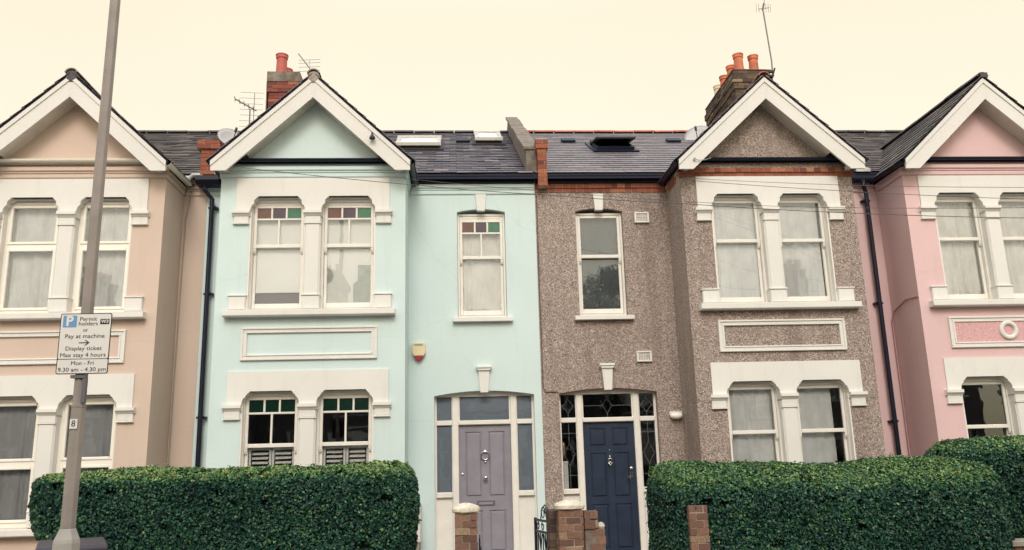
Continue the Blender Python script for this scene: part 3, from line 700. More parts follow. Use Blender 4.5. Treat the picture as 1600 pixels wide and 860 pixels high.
# ---------------------------------------------------------------- the houses
mm, nt, b_ = mat_base('rough_pink_plaster'); v = coord(nt); nn = noi(nt, v, 28, 5, .7)
nt.links.new(mixc(nt, rng_(nt, nn, .4, .65), (.60, .34, .35), (.72, .45, .46)), b_.inputs[0]); bump(nt, b_, nn, .9, .015); b_.inputs['Roughness'].default_value = .85; M['pink_rough'] = mm

def net(mat, f=7, amp=.026, z0off=0, x0f=0., x1f=1.):
    def fn(o, x0, x1, zb, zt, y, zm): curtain(o, x0+(x1-x0)*x0f, x0+(x1-x0)*x1f, zb+z0off, zt, y, mat, folds=f*(x1f-x0f), amp=amp)
    return fn
def blind_a(o, x0, x1, zb, zt, y, zm):
    m = MB(); m.box(x0, x1, y, y+.01, 4.292, zt); m.box(x0, x1, y-.012, y+.012, 4.275, 4.29); m.build('blind', 'blind', o)
    m = MB(); m.box(x0, x1, y+.013, y+.022, zb, 4.30); m.build('window_board', 'blind_grey', o)
def blind_b(o, x0, x1, zb, zt, y, zm):
    m = MB(); m.box(x0, x1, y, y+.01, zb, zt); bl = m.build('blind', 'blind', o)
    m = MB(); m.prism([(x1-.30, zb+.05), (x1-.02, zb+.05), (x1-.02, zb+.66), (x1-.24, zb+.66), (x1-.24, zb+.42), (x1-.31, zb+.36)], y-.012, y-.004)
    m.prism([(x0+.04+.10*math.cos(t*.5)*(1 if math.cos(t*.5) > 0 else .2), zb+.50+.12*math.sin(t*.5)) for t in range(12)], y-.012, y-.004); m.build('paper_sheet', 'paper', bl)
def shutters(o, x0, x1, zb, zt, y, zm):
    m = MB(); xm = (x0+x1)/2; top = zm-.03
    for a, b in ((x0+.05, xm-.005), (xm+.005, x1-.05)):
        for p, q in ((a, a+.03), (b-.03, b)): m.box(p, q, y, y+.028, zb, top)
        m.box(a+.03, b-.03, y, y+.028, top-.03, top); m.box(a+.045, b-.045, y, y+.028, zb, zb+.06)
        z = zb+.10
        while z < top-.045:
            m.add([(a+.046, y-.006, z-.013), (b-.046, y-.006, z-.013), (b-.046, y+.05, z+.012), (a+.046, y+.05, z+.012), (a+.046, y-.006, z-.023), (b-.046, y-.006, z-.023), (b-.046, y+.05, z+.002), (a+.046, y+.05, z+.002)],
                  [(0, 1, 2, 3), (7, 6, 5, 4), (0, 4, 5, 1), (2, 6, 7, 3), (1, 5, 6, 2), (3, 7, 4, 0)])
            z += .064
    m.build('shutters', 'blind', o)
FLAT += [blind_a, blind_b, shutters]
M['cames'] = m_plain('lead_cames', (.17, .18, .20), .6); M['door_grey_dark'] = m_plain('letterplate_dark_grey', (.12, .105, .125), .4)  # letterplate border is a darker grey than the door
M['frosted'] = m_plain('frosted_film', (.30, .325, .36), .5, var=.08)
M['net_reflection'] = m_net('reflection_grey_net', (.30, .34, .35), .55)  # grey cloth added to stand in for reflection in the small window
def half_net(mat, f=7, x1f=.86):
    return net(mat, f, x1f=x1f)

H_cream = house(dict(c=-5.72, party=(-9.31, -3.98), side=-1, wall='cream', style='upvc', gutter='upvc', ridge='ridge_stone', door='door_red', door_kind='four',
    cur_up=[net('net', 8)]*2, cur_lo=[net('net_dim', 9, .025)]*2, cur_sm=net('net'), slate='slate_brown',
    label='beige pink rendered terraced house with white plastic windows and white gutter, behind the lamp post'))
H_blue = house(dict(c=-2.145, party=(-3.98, 1.30), side=1, wall='blue', style='stained', ridge='ridge_stone', door='door_grey', door_kind='four', door_glass='glass_dull', backing=M['frosted'],
    cur_up=[blind_a, blind_b], cur_lo=[shutters]*2, cur_sm=net('net_bright', 6, .02),
    label='pale blue rendered terraced house with stained glass top lights and a lilac grey front door'))
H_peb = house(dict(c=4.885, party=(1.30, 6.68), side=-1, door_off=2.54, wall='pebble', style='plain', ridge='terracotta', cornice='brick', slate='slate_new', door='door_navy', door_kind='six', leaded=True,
    cur_up=[net('net', 6, .012), half_net('net', 6, .93)], cur_lo=[net('net', 7), half_net('net', 7, .80)], cur_sm=net('net_reflection', 4, .01),
    label='brown pebbledashed terraced house with white window surrounds, red brick band and navy blue door'))
H_pink = house(dict(c=8.48, party=(6.68, 12.0), side=1, wall='pink', style='plain', ring=True, ridge='ridge_dark', slate='slate_brown', door='door_red', door_kind='six',
    cur_up=[net('net_bright', 9, .025)]*2, cur_lo=[None, None], cur_sm=net('net'),
    label='pink rendered terraced house with ring moulding between its floors, cut off by the right edge'))

def downpipe(H, x, y, pts_top, zbot, mat='black', r=.036, brackets=()):
    m = MB(); m.tube(pts_top+[(x, y, zbot)], r, 12)
    for z in brackets: m.tube([(x, y, z-.02), (x, y, z+.02)], r+.008, 12); m.box(x-.075, x+.075, y+.02, -.001 if y < -.01 else y+.04, z-.014, z+.014)
    return m.build('downpipe', mat, H, smooth=False)
downpipe(H_blue, -3.86, -.09, [(-3.98, -.17, 6.16), (-3.98, -.17, 6.07), (-3.87, -.10, 5.93)], 0, brackets=(5.8, 4.4, 2.5, 1.3))
m = MB(); m.prof([(-.28, 6.27), (-.28, 6.2), (-.2, 6.14), (-.02, 6.14), (-.02, 6.27)], -4.10, -3.74); m.build('hopper', 'black', H_blue)
downpipe(H_pink, 6.87, -.09, [(6.80, -.17, 6.2), (6.80, -.17, 6.10), (6.87, -.10, 5.98)], 0, brackets=(5.85, 4.1, 2.2))
m = MB(); gutter_run(m, (6.45, -.15, 6.22), (7.05, -.15, 6.22)); m.build('gutter', 'black', H_pink)
# cream house: service cable and swan neck
m = MB(); m.tube([(-4.30, -.03, 6.25), (-4.22, -.02, 6.1), (-4.29, -.02, 5.6), (-4.30, -.02, 4.5), (-4.31, -.02, 3), (-4.31, -.02, .2)], .009, 6); m.build('service_cable', 'cable_grey', H_cream)
m = MB(); m.tube([(-4.24, -.2, 6.22), (-4.16, -.2, 6.30), (-4.02, -.2, 6.30), (-3.98, -.19, 6.2)], .034, 10); m.build('gutter_outlet', 'lead', H_cream)
m = MB(); m.tube([(7.09, -.84, 4.05), (7.085, -.5, 4.07), (7.085, -.1, 3.95), (7.07, -.02, 3.8), (7.07, -.02, 1)], .009, 6); m.build('service_cable', 'cable_pink', H_pink)
m = MB(); m.tube([(1.325, -.012, 6.0), (1.32, -.012, 4.5), (1.325, -.012, 2.84), (1.36, -.012, 2.78), (1.56, -.012, 2.775)], .008, 6); m.build('service_cable', 'cable_brown', H_peb)
m = MB(); m.box(6.52, 6.60, YB+.9-.1, -.001, .3, 1.95); m.build('cover_strip', 'lead', H_peb)
# small fittings fixed to the bargeboards
m = MB(); m.lathe([(.004, .11), (.016, .10), (.018, .06), (.04, .03), (.045, 0), (.03, -.01)], (-1.24, YB-.36, 6.50), 12); m.build('bell', 'cable', H_blue, smooth=True)
m = MB(); m.lathe([(.02, 0), (.02, -.02)], (3.66, YB-.317, 6.18), 10, 'y'); m.tube([(3.66, YB-.33, 6.18), (3.72, YB-.325, 6.16), (3.82, YB-.325, 6.165), (3.92, YB-.323, 6.2)], .006, 5); m.build('cable_clip', 'cable_grey', H_peb)
# ventilation grilles on the pebbledash
for vx0, vx1, vz0, vz1 in ((2.93, 3.17, 5.51, 5.69), (2.83, 3.07, 3.22, 3.39)):
    m = MB(); m.box(vx0, vx1, -.02, .01, vz0, vz1)
    for a, b, c_, d in ((vx0, vx1, vz1-.025, vz1), (vx0, vx1, vz0, vz0+.025), (vx0, vx0+.03, vz0+.026, vz1-.026), (vx1-.03, vx1, vz0+.026, vz1-.026)): m.cbox(a, b, -.04, -.0201, c_, d, .004)
    v_ = m.build('air_vent', 'white_gloss', H_peb); m = MB(); k = 7
    for i in range(k):
        x = vx0+.04+(vx1-vx0-.08)*i/(k-1); m.box(x-.006, x+.006, -.034, -.0201, vz0+.03, vz1-.03)
    m.box(vx0+.03, vx1-.03, -.0265, -.0203, (vz0+vz1)/2-.006, (vz0+vz1)/2+.006); m.build('slat', 'lead', v_)

# ---- roof furniture
def on_slope(mb, x, y): # frame: local x along eave, y up the slope, z out of the roof
    a = math.atan(MS); mb.M = Matrix.Translation((x, y, zmain(y)+.03)) @ Matrix.Rotation(a, 4, 'X')
def rooflight(H, x0, x1, y0, y1, opened=0.):
    L = (y1-y0)*math.hypot(1, MS); w = x1-x0
    m = MB(); on_slope(m, x0, y0)
    m.box(-.08, w+.08, -.10, -.001, 0, .03); m.box(-.08, w+.08, L+.001, L+.10, 0, .03); m.box(-.08, -.001, -.001, L+.001, 0, .03); m.box(w+.001, w+.08, -.001, L+.001, 0, .03)
    for a, b, c_, d in ((0, .05, 0, L), (w-.05, w, 0, L), (.05, w-.05, 0, .05), (.05, w-.05, L-.05, L)): m.box(a, b, c_, d, 0, .09)
    o = m.build('rooflight', 'black' if opened else 'cable', H)
    s = MB(); on_slope(s, x0, y0)
    if opened: s.M = s.M @ Matrix.Translation((0, L*.5, .11)) @ Matrix.Rotation(-opened, 4, 'X') @ Matrix.Translation((0, -L*.5, 0)); 
    z = .0 if opened else .092
    for a, b, c_, d in ((-.02, .06, 0, L), (w-.06, w+.02, 0, L), (.06, w-.06, 0, .07), (.06, w-.06, L-.07, L)): s.box(a, b, c_, d, z, z+.035)
    so_ = s.build('sash', 'cable' if opened else 'lead', o)
    g = MB(); g.M = s.M.copy(); g.box(.06, w-.06, .07, L-.07, z+.008, z+.022, .5); g.build('pane', 'dark_pane' if opened else 'sky_reflection_pane', so_)
    if not opened:
        for q0, q1 in ((-.035, -.002), (L+.002, L+.05)): c = MB(); on_slope(c, x0, y0); c.box(-.03, w+.03, q0, q1, .09, .15); c.build('rooflight_cover', 'white_gloss', o)
def gm(name, c, rough):
    m, nt, b = mat_base(name); b.inputs[0].default_value = (*c, 1); b.inputs['Roughness'].default_value = rough; b.inputs['Specular IOR Level'].default_value = 1.0; M[name] = m
    v = coord(nt); nt.links.new(mixc(nt, rng_(nt, noi(nt, v, 3), .3, .7), tuple(x*.8 for x in c), c), b.inputs[0])
gm('dark_pane', (.03, .03, .04), .1); gm('sky_reflection_pane', (.75, .76, .74), .25)  # second pane: sky reflection painted in as a pale base colour
rooflight(H_blue, -1.12, -.30, 2.0, 2.75); rooflight(H_blue, .42, .92, 2.6, 3.45); rooflight(H_peb, 2.70, 3.42, 1.80, 2.60, opened=R(17))
for H, x, y in ((H_blue, .16, 2.9), (H_peb, 2.31, 2.9), (H_peb, 4.5, 2.9)):
    m = MB(); on_slope(m, x, y); m.prof([(-.10, .0), (-.10, .05), (.08, .07), (.12, .0)], -.14, .14); m.box(-.12, .12, -.104, -.1, .008, .04); m.build('roof_vent', 'black', H)
# raised party parapet with brick corbel pier between blue and pebbledashed houses
m = MB(); m.prof([(-.02, 6.2), (-.02, zmain(0)+.40), (4.25, zmain(4.25)+.33), (4.9, zmain(4.25)+.05), (4.9, 7.0), (3, 6.2)], 1.17, 1.35)
pa = m.build('parapet', 'cement_dark', H_peb, bevel=.012)
m = MB(); n = 9
for i in range(n):
    y0 = -.04+4.35*i/n; y1 = -.04+4.35*(i+1)/n-.012; z0, z1 = zmain(y0)+.405-.07*i/n, zmain(y1)+.405-.07*(i+1)/n; j = random.uniform(-.008, .008)
    m.prof([(y0, z0+j), (y0, z0+.055+j), (y1, z1+.055+j), (y1, z1+j)], 1.13+j, 1.39+j)
m.build('coping', 'cement_dark', pa, bevel=.008)
m = MB(); bricks(m, 1.345, 1.495, -.20, .02, 6.10, 6.74); bricks(m, 1.32, 1.52, -.225, .04, 6.742, 6.89); m.build('brick_pier', ['bricks_red', 'mortar'], H_peb)
m = MB(); m.prof([(-.225, 6.892), (-.18, 6.93), (0, 6.94), (.04, 6.892)], 1.32, 1.52); m.build('pier_flaunching', 'cement', H_peb)
# stub of party wall between cream and blue
m = MB(); bricks(m, -4.04, -3.80, -.24, .25, 6.30, 6.72); bricks(m, -4.10, -3.74, -.28, .28, 6.722, 6.872); m.build('brick_pier', ['bricks_red', 'mortar'], H_blue)
m = MB(); m.prof([(.26, 6.55), (.26, 6.84), (4.2, 8.95), (4.2, 8.7)], -4.02, -3.92); m.build('parapet', 'cement', H_blue)
# lead valley flashing between pebbledashed and pink houses
m = MB()
for i in range(6):
    y0 = -.20+.16*i; m.prof([(y0, zmain(y0)+.03), (y0+.18, zmain(y0+.18)+.03), (y0+.18, zmain(y0+.18)+.07), (y0, zmain(y0)+.09)], 6.70+.01*(i % 2), 6.95+.01*(i % 2))
m.build('lead_flashing', 'lead', H_peb)

def pot(ch, x, y, z, h, r, mat, flare=1.12):
    m = MB(); m.lathe([(r*1.05, 0), (r, .05), (r*.93, h*.6), (r*.90, h-.10), (r*flare*.92, h-.09), (r*flare*.94, h-.03), (r*flare, h-.02), (r*flare, h), (r*.8, h), (r*.78, h-.2)], (x, y, z), 20)
    m.build('chimney_pot', mat, ch, smooth=False)
def chimney(H, x0, x1, y0, y1, z0, z1, kind):
    m = MB(); mats = ['bricks_mixed', 'mortar_dark'] if kind == 1 else ['bricks_soot', 'mortar_dark']
    if kind == 1:
        bricks(m, x0, x1, y0, y1, z0, z1-.50, jit=.006); bricks(m, x0-.03, x1+.03, y0-.03, y1+.03, z1-.498, z1-.26, jit=.006)
    else:
        bricks(m, x0, x1, y0, y1, z0, z1-.52, jit=.006); bricks(m, x0-.03, x1+.03, y0-.03, y1+.03, z1-.518, z1-.37, jit=.006); bricks(m, x0-.055, x1+.055, y0-.055, y1+.055, z1-.368, z1-.22, jit=.005)
    ch = m.build('chimney', mats, H)
    c = MB(); e = .04
    if kind == 1: c.box(x0-e, x1+e, y0-e, y1+e, z1-.258, z1-.03); c.box(x0-.045, x0-.032, y0-.03, y1, z0, z1-.27)
    else: bricks(c, x0-.02, x1+.02, y0-.02, y1+.02, z1-.218, z1-.07)
    if kind != 1:
        c.m = 1
    c.add([(x0-e, y0-e, z1-.06), (x1+e, y0-e, z1-.06), (x1+e, y1+e, z1-.06), (x0-e, y1+e, z1-.06), (x0+.1, y0+.1, z1+.02), (x1-.1, y0+.1, z1+.02), (x1-.1, y1-.1, z1+.02), (x0+.1, y1-.1, z1+.02)],
          [(0, 3, 2, 1), (4, 5, 6, 7), (0, 1, 5, 4), (1, 2, 6, 5), (2, 3, 7, 6), (3, 0, 4, 7)])
    c.build('chimney_cap', ['cement_dark' if kind == 1 else 'bricks_soot', 'cement_dark' if kind == 1 else 'mortar_dark'], ch)
    return ch
ch = chimney(H_blue, -4.02, -3.40, 3.95, 5.9, 7.2, 10.20, 1)
for y, h in ((4.25, .56), (4.75, .46), (5.2, .40), (5.62, .36)): pot(ch, -3.87+.01*y, y, 10.17, h, .125, 'pot_red')
ch = chimney(H_peb, 6.27, 7.08, 3.85, 5.95, 7.2, 10.28, 2)
for x, y, h, mt in ((6.50, 4.12, .50, 'pot_orange'), (6.50, 4.62, .46, 'pot_orange'), (6.50, 5.14, .46, 'pot_orange'), (6.50, 5.62, .44, 'pot_buff'), (6.86, 4.15, .48, 'pot_orange'), (6.80, 4.75, .42, 'pot_orange')):
    pot(ch, x, y, 10.24, h, .112, mt)
# a small stone roll where the ridge meets the bargeboards
for H, c, mt in ((H_blue, -2.145, 'ridge_stone'), (H_cream, -5.72, 'ridge_dark')):
    m = MB(); m.lathe([(.085, 0), (.092, -.01), (.092, -.09), (.07, -.10)], (c, YB-.22, 7.53), 18, 'y'); m.build('ridge_end', mt, H)
m = MB(); m.prof([(YB-.34, 7.56), (YB-.34, 7.64), (YB+.3, 7.66), (YB+.3, 7.56)], 8.44, 8.56); m.build('ridge_end', 'ridge_dark', H_pink)

# ---------------------------------------------------------------- aerials, dishes, alarm, lamp
def aerial_grid(loc, label, s=1.0, rot=0., mast_h=.55, tilt=0, boom=.5):
    t = thing('television_aerial', label, 'aerial', loc, 'television aerials on the roofs'); x, y, z = loc
    Mx = Matrix.Translation(loc) @ Matrix.Rotation(rot, 4, 'Z') @ Matrix.Rotation(tilt, 4, 'Y')
    m = MB(); m.M = Mx; m.tube([(0, 0, -.9), (0, 0, mast_h)], .013, 6); m.build('mast', 'alu', t)
    m = MB(); m.M = Mx; m.tube([(-.28*s, -.1, mast_h+.16*s), (.12*s, .03, mast_h-.02)], .014, 6)
    for i in range(5):
        q = i/4; px, py, pz = -.28*s+.34*s*q, -.1+.11*q, mast_h+.16*s-.15*s*q; m.tube([(px, py-.11, pz), (px, py+.11, pz)], .005, 4); m.tube([(px, py, pz-.06), (px, py, pz+.06)], .005, 4)
    m.build('boom', 'alu', t)
    m = MB(); m.M = Mx; m.tube([(.07*s, .02, mast_h-.36*s), (.07*s, .02, mast_h+.36*s)], .007, 5)
    for i in range(7):
        q = mast_h-.36*s+.72*s*i/6; m.tube([(-.20*s, .02, q), (.24*s, .02, q)], .0045, 4)
    m.build('reflector', 'alu', t)
aerial_grid((-4.02, 2.5, 8.10), 'comb shaped aerial left of the brick chimney, above the blue house', 1.0, 0.1, .55)
t = thing('television_aerial', 'small slanting aerial behind the peak of the blue gable', 'aerial', (-2.56, 1.0, 7.6), 'television aerials on the roofs')
m = MB(); m.tube([(-2.56, 1, 7.5), (-2.57, 1, 8.72)], .011, 6); m.build('mast', 'alu', t)
m = MB(); m.tube([(-2.82, 1, 9.06), (-2.55, 1.05, 8.70)], .010, 6); m.build('boom', 'alu', t)
m = MB(); m.tube([(-2.60, .98, 8.66), (-2.61, .98, 8.93)], .005, 4)
for z in (8.70, 8.78, 8.86, 8.92): m.tube([(-2.80, .97, z-.01), (-2.42, .99, z+.02)], .0045, 4)
m.build('reflector', 'alu', t)
t = thing('television_aerial', 'tall thin aerial mast strapped to the sooty chimney of the pebbledashed house', 'aerial', (7.12, 3.75, 10.1), 'television aerials on the roofs')
m = MB(); m.tube([(7.12, 3.76, 10.0), (7.13, 3.76, 10.4), (7.07, 3.8, 11.72)], .016, 8); m.build('mast', 'alu', t)
m = MB(); m.box(6.98, 7.14, 3.72, 3.79, 10.12, 10.16); m.box(6.98, 7.14, 3.72, 3.79, 10.02, 10.05); m.tube([(7.10, 3.74, 10.0), (7.16, 3.7, 10.2)], .02, 6); m.build('bracket', 'cable', t)
m = MB(); m.tube([(6.96, 3.8, 11.72), (7.22, 3.8, 11.76)], .008, 5)
for x in (6.92, 6.98, 7.14, 7.20, 7.25): m.tube([(x, 3.8, 11.64), (x, 3.8, 11.86)], .005, 4)
m.tube([(7.06, 3.8, 11.7), (7.10, 3.78, 11.86)], .022, 6); m.build('reflector', 'alu', t)
m = MB(); m.tube([(7.08, 3.8, 11.8), (7.30, 3.8, 12.45)], .008, 5); m.build('whip', 'alu', t)
def dish(loc, r, label, yaw):
    t = thing('satellite_dish', label, 'satellite dish', loc, 'satellite dishes showing over the roofs')
    m = MB(); m.M = Matrix.Translation(loc) @ Matrix.Rotation(yaw, 4, 'Z') @ Matrix.Rotation(R(62), 4, 'X')
    m.lathe([(.01, 0), (r*.4, .012), (r*.75, .05), (r, .10), (r+.008, .105), (r*.75, .065), (r*.4, .027), (.01, .015)], (0, 0, 0), 28); m.build('reflector', 'dish', t, smooth=True)
    m = MB(); m.tube([loc, (loc[0], loc[1]+.08, loc[2]-.1), (loc[0], loc[1]+.08, loc[2]-.85)], .02, 8); m.build('bracket', 'alu', t)
    m = MB(); m.M = Matrix.Translation(loc) @ Matrix.Rotation(yaw, 4, 'Z') @ Matrix.Rotation(R(62), 4, 'X'); m.tube([(0, -r*.9, .07), (0, -r*.5, .40)], .01, 6); m.tube([(0, -r*.5, .37), (0, -r*.45, .47)], .025, 8); m.build('receiver_arm', 'alu', t)
dish((-4.52, 3.0, 8.18), .26, 'grey satellite dish behind the brick stub between beige and blue roofs', R(30))
dish((5.15, 3.2, 8.30), .30, 'grey satellite dish peeping over the roof left of the sooty chimney', R(-25))

t = thing('alarm_box', 'cream burglar alarm box with dark red base on the blue wall beside the front door', 'alarm', (-.60, -.0, 3.26))
m = MB(); m.prism([(-.70, 3.575), (-.505, 3.575), (-.500, 3.42), (-.53, 3.37), (-.675, 3.37), (-.705, 3.42)], -.085, -.001); o = m.build('casing', 'alarm_cream', t, bevel=.01)
m = MB(); m.prism([(-.675, 3.368), (-.53, 3.368), (-.555, 3.32), (-.60, 3.295), (-.65, 3.32)], -.075, -.001); m.build('strobe_lens', 'alarm_red', t, bevel=.006)
m = MB(); m.box(-.67, -.54, -.0885, -.0855, 3.53, 3.56); m.build('panel', 'cable_grey', o)
t = thing('wall_light', 'white oval bulkhead light on the pebbledash between front door and bay', 'wall light', (3.39, 0, 2.34))
m = MB(); m.cbox(3.29, 3.49, -.05, -.001, 2.375, 2.43, .012); m.build('base_plate', 'white_gloss', t)
m = MB(); n = 20; vs = []; fs = []
for k, (rr, dd) in enumerate(((1, -.05), (.96, -.085), (.8, -.11), (.4, -.125))):
    for j in range(n): a = 2*math.pi*j/n; vs.append((3.39+.10*rr*math.cos(a), dd, 2.36+.05*rr*math.sin(a)))
for k in range(3):
    for j in range(n): fs.append((k*n+j, k*n+(j+1) % n, (k+1)*n+(j+1) % n, (k+1)*n+j))
fs.append(tuple(3*n+j for j in range(n))); m.add(vs, fs); m.build('lamp_glass', 'upvc', t, smooth=True)
# white meter cupboard half hidden by the hedge end
t = thing('meter_cupboard', 'white painted cupboard at the foot of the blue wall, half hidden by the hedge end', 'cupboard', (-.72, -.3, 0))
m = MB(); m.cbox(-.95, -.565, -.40, -.001, .62, 1.17, .02); m.build('casing', 'white', t, bevel=.015); m = MB(); m.cbox(-.91, -.60, -.412, -.401, .66, 1.13, .004); m.build('door', 'white', t)
m = MB(); m.box(-.93, -.585, -.38, -.002, 0, .618); m.build('plinth', 'cement', t)
# items seen behind the leaded sidelight
t = thing('paper_notice', 'white paper sheet standing behind the left leaded sidelight of the navy door', 'paper', (1.70, .26, 1.28))
m = MB(); m.box(1.62, 1.70, .255, .262, 1.29, 1.72); m.build('sheet', 'blind', t)
t = thing('hallway_ornament', 'yellow ornament behind the left leaded sidelight of the navy door', 'ornament', (1.70, .27, 1.72))
m = MB(); m.lathe([(.02, 0), (.04, .03), (.05, .10), (.035, .16), (.045, .22), (.03, .27), (.006, .29)], (1.645, .29, 1.74), 14); m.build('body', 'brass', t, smooth=True); m = MB(); m.box(1.59, 1.70, .27, .34, .28, 1.739); m.build('stand', 'dark', t)

# ---------------------------------------------------------------- overhead wires
def wire(pts, label, r=.0065, sag=.05):
    P = [Vector(p) for p in pts]; out = []
    for a, b in zip(P, P[1:]):
        for i in range(8):
            q = i/8; out.append(a.lerp(b, q)-Vector((0, 0, sag*4*q*(1-q))))
    out.append(P[-1]); m = MB(); m.tube(out, r, 5); o = m.build('overhead_wire', 'cable_wire', None); tag(o, label, 'cable', 'telephone wires crossing the front of the houses')
M['cable_wire'] = m_plain('wire_grey', (.10, .10, .11), .7)
wire([(-3.15, -1.21, 6.05), (-.54, -1.5, 5.66), (1.23, -2, 5.34), (3.12, -2.3, 5.10), (4.99, -3, 4.74), (7.41, -3, 4.65), (13, -4, 4.5)], 'lowest wire, running from the blue gable across the pebbledashed and pink bays', .0052, sag=.01)
wire([(-.80, -.9, 5.98), (3.34, -1.6, 5.36), (5.4, -2.6, 4.93), (9, -3.3, 4.72), (13, -4, 4.66)], 'wire slanting from the right end of the blue bay to the pebbledashed bay', .0036, sag=.02)
wire([(3.37, -1.2, 5.84), (5.58, -2, 5.37), (7.46, -3, 4.91), (13, -5, 4.2)], 'middle wire crossing the top of the pebbledashed bay', .0042, sag=.01)
wire([(3.50, -1.2, 5.86), (5.59, -2, 5.46), (7.49, -3, 5.07), (13, -5, 4.5)], 'topmost wire crossing the pebbledashed and pink bays', .0036, sag=.008)

# ---------------------------------------------------------------- garden walls, piers, gates
def gate_pier(x0, x1, y0, y1, h, label, cap=True, mats=('bricks_old', 'mortar'), name='gate_pier'):
    t = thing(name, label, 'pier', ((x0+x1)/2, (y0+y1)/2, 0)); m = MB(); bricks(m, x0, x1, y0, y1, 0, h, L=.152, H=.072, jit=.007); m.build('brickwork', list(mats), t)
    if cap:
        m = MB(); e = .016; n = 9; vs = []; fs = []
        random.seed(int(x0*100)+5)
        rings = ((1.0, 0), (1.06, .010), (1.08, .040), (1.0, .056), (.62, .078), (.15, .092))
        cx, cy = (x0+x1)/2, (y0+y1)/2; hx, hy = (x1-x0)/2+e, (y1-y0)/2+e; N = 24
        for s, z in rings:
            for j in range(N):
                a = 2*math.pi*j/N; ca, sa = math.cos(a), math.sin(a); p = 5 if s > .9 else 3
                q = (abs(ca)**p+abs(sa)**p)**(-1/p); jt = 1+random.uniform(-.02, .02)
                vs.append((cx+hx*s*q*ca*jt, cy+hy*s*q*sa*jt, h+z+random.uniform(-.004, .004)))
        for k in range(len(rings)-1):
            for j in range(N): fs.append((k*N+j, k*N+(j+1) % N, (k+1)*N+(j+1) % N, (k+1)*N+j))
        fs.append(tuple(range(N-1, -1, -1))); fs.append(tuple((len(rings)-1)*N+j for j in range(N))); m.add(vs, fs); m.build('cap', 'cap_white', t)
    return t
M['cap_white'] = m_plain('painted_cap', (.60, .555, .45), .8, var=.28, vs=14, bumpy=.8, spec=.3)
gate_pier(-.05, .18, -4.30, -4.07, 1.215, 'white capped brick gate pier in front of the lilac grey door')
gate_pier(1.0, 1.25, -4.30, -4.05, 1.215, 'white capped brick gate pier left of the navy door, joined to a crumbling wall end')
gate_pier(2.285, 2.475, -4.50, -4.28, 1.23, 'bare brick pier wrapped by the left end of the right hedge', cap=False, name='brick_pier')
t = thing('garden_wall', 'crumbling stub of yellowish brick wall on the right side of the gate pier', 'wall', (1.37, -4.2, 0))
m = MB(); bricks(m, 1.262, 1.475, -4.28, -4.07, 0, 1.02, L=.13, jit=.014); bricks(m, 1.262, 1.40, -4.28, -4.09, 1.022, 1.20, L=.11, jit=.014); m.build('brickwork', ['bricks_old', 'mortar_dark'], t)
m = MB(); m.lathe([(.03, -.02), (.045, .01), (.03, .04), (.01, .05)], (1.44, -4.2, 1.03), 9); m.build('mortar_lump', 'cap_white', t)
t = thing('garden_wall', 'short sooty brick wall end just behind the left side of the gate pier', 'wall', (1.0, -3.9, 0))
m = MB(); bricks(m, .93, 1.09, -4.04, -3.72, 0, 1.20, sides='flrb', jit=.006); m.build('brickwork', ['bricks_soot', 'mortar_dark'], t)
for x0, x1, lab in ((-4.0, -.06, 'low brick garden wall under the left hedge'), (2.49, 5.62, 'low brick garden wall under the right hedge'), (5.63, 6.68, 'taller brick garden wall just right of the rounded hedge'), (6.69, 9.2, 'low brick garden wall in front of the pink house'), (-9.3, -4.01, 'low brick garden wall in front of the beige house')):
    t = thing('garden_wall', lab, 'wall', ((x0+x1)/2, -4.3, 0)); m = MB(); h = (.36 if 0 < x0 < 5 else .72) if x0 > 0 else .62
    bricks(m, x0, x1, -4.42, -4.22, 0, h, sides='fb'); m.build('brickwork', ['bricks_old', 'mortar'], t); m = MB(); m.cbox(x0, x1, -4.45, -4.19, h+.001, h+.06, .01); m.build('coping', 'cement', t)

def gate(hx, hy, ang, w, h, label):
    t = thing('garden_gate', label, 'gate', (hx, hy, 0), 'wrought iron garden gates'); X = Matrix.Translation((hx, hy, 0)) @ Matrix.Rotation(ang, 4, 'Z')
    def B(): m = MB(); m.M = X; return m
    m = B()
    for x in (0, w): m.box(x-.014, x+.014, -.014, .014, .08, h)
    for z in (.14, .55, h-.14, h-.02): m.box(.0141, w-.0141, -.010, .010, z-.012, z+.012)
    m.build('gate_frame', 'iron', t)
    m = B(); n = 8
    for i in range(1, n): x = w*i/n; m.tube([(x, 0, .15), (x, 0, h-.15)], .007, 6)
    m.build('gate_bars', 'iron', t)
    m = B()
    def sc_(cx, cz, r, d, turns=1.25, a0=0):
        m.tube([(cx+r*(1-.6*i/20)*math.cos(a0+d*2*math.pi*turns*i/20), 0, cz+r*(1-.6*i/20)*math.sin(a0+d*2*math.pi*turns*i/20)) for i in range(21)], .006, 5)
    for i in range(4):
        x = w*(i+.5)/4; sc_(x, h-.08, .05, 1 if i % 2 else -1, 1.2, R(90))
    sc_(w/2-.07, h+.06, .075, 1, 1.3, 0); sc_(w/2+.07, h+.06, .075, -1, 1.3, math.pi); m.tube([(w/2-.16, 0, h-.01), (w/2-.13, 0, h+.09), (w/2, 0, h+.15), (w/2+.13, 0, h+.09), (w/2+.16, 0, h-.01)], .007, 5)
    for i in range(3):
        x = w*(i+1)/4; m.tube([(x-.07, 0, .57), (x, 0, .75), (x-.06, 0, .93)], .006, 5); m.tube([(x+.07, 0, .57), (x, 0, .75), (x+.06, 0, .93)], .006, 5)
    m.build('scrollwork', 'iron', t)
    m = B(); m.box(w-.05, w+.03, -.03, -.014, .62, .68); m.build('latch', 'iron', t)
gate(1.00, -4.00, R(101.5), .74, 1.09, 'black wrought iron gate with scrolls standing open beside the white capped pier')
gate(.20, -4.03, R(88), .72, .80, 'low black iron gate opened back behind the pier of the blue house')

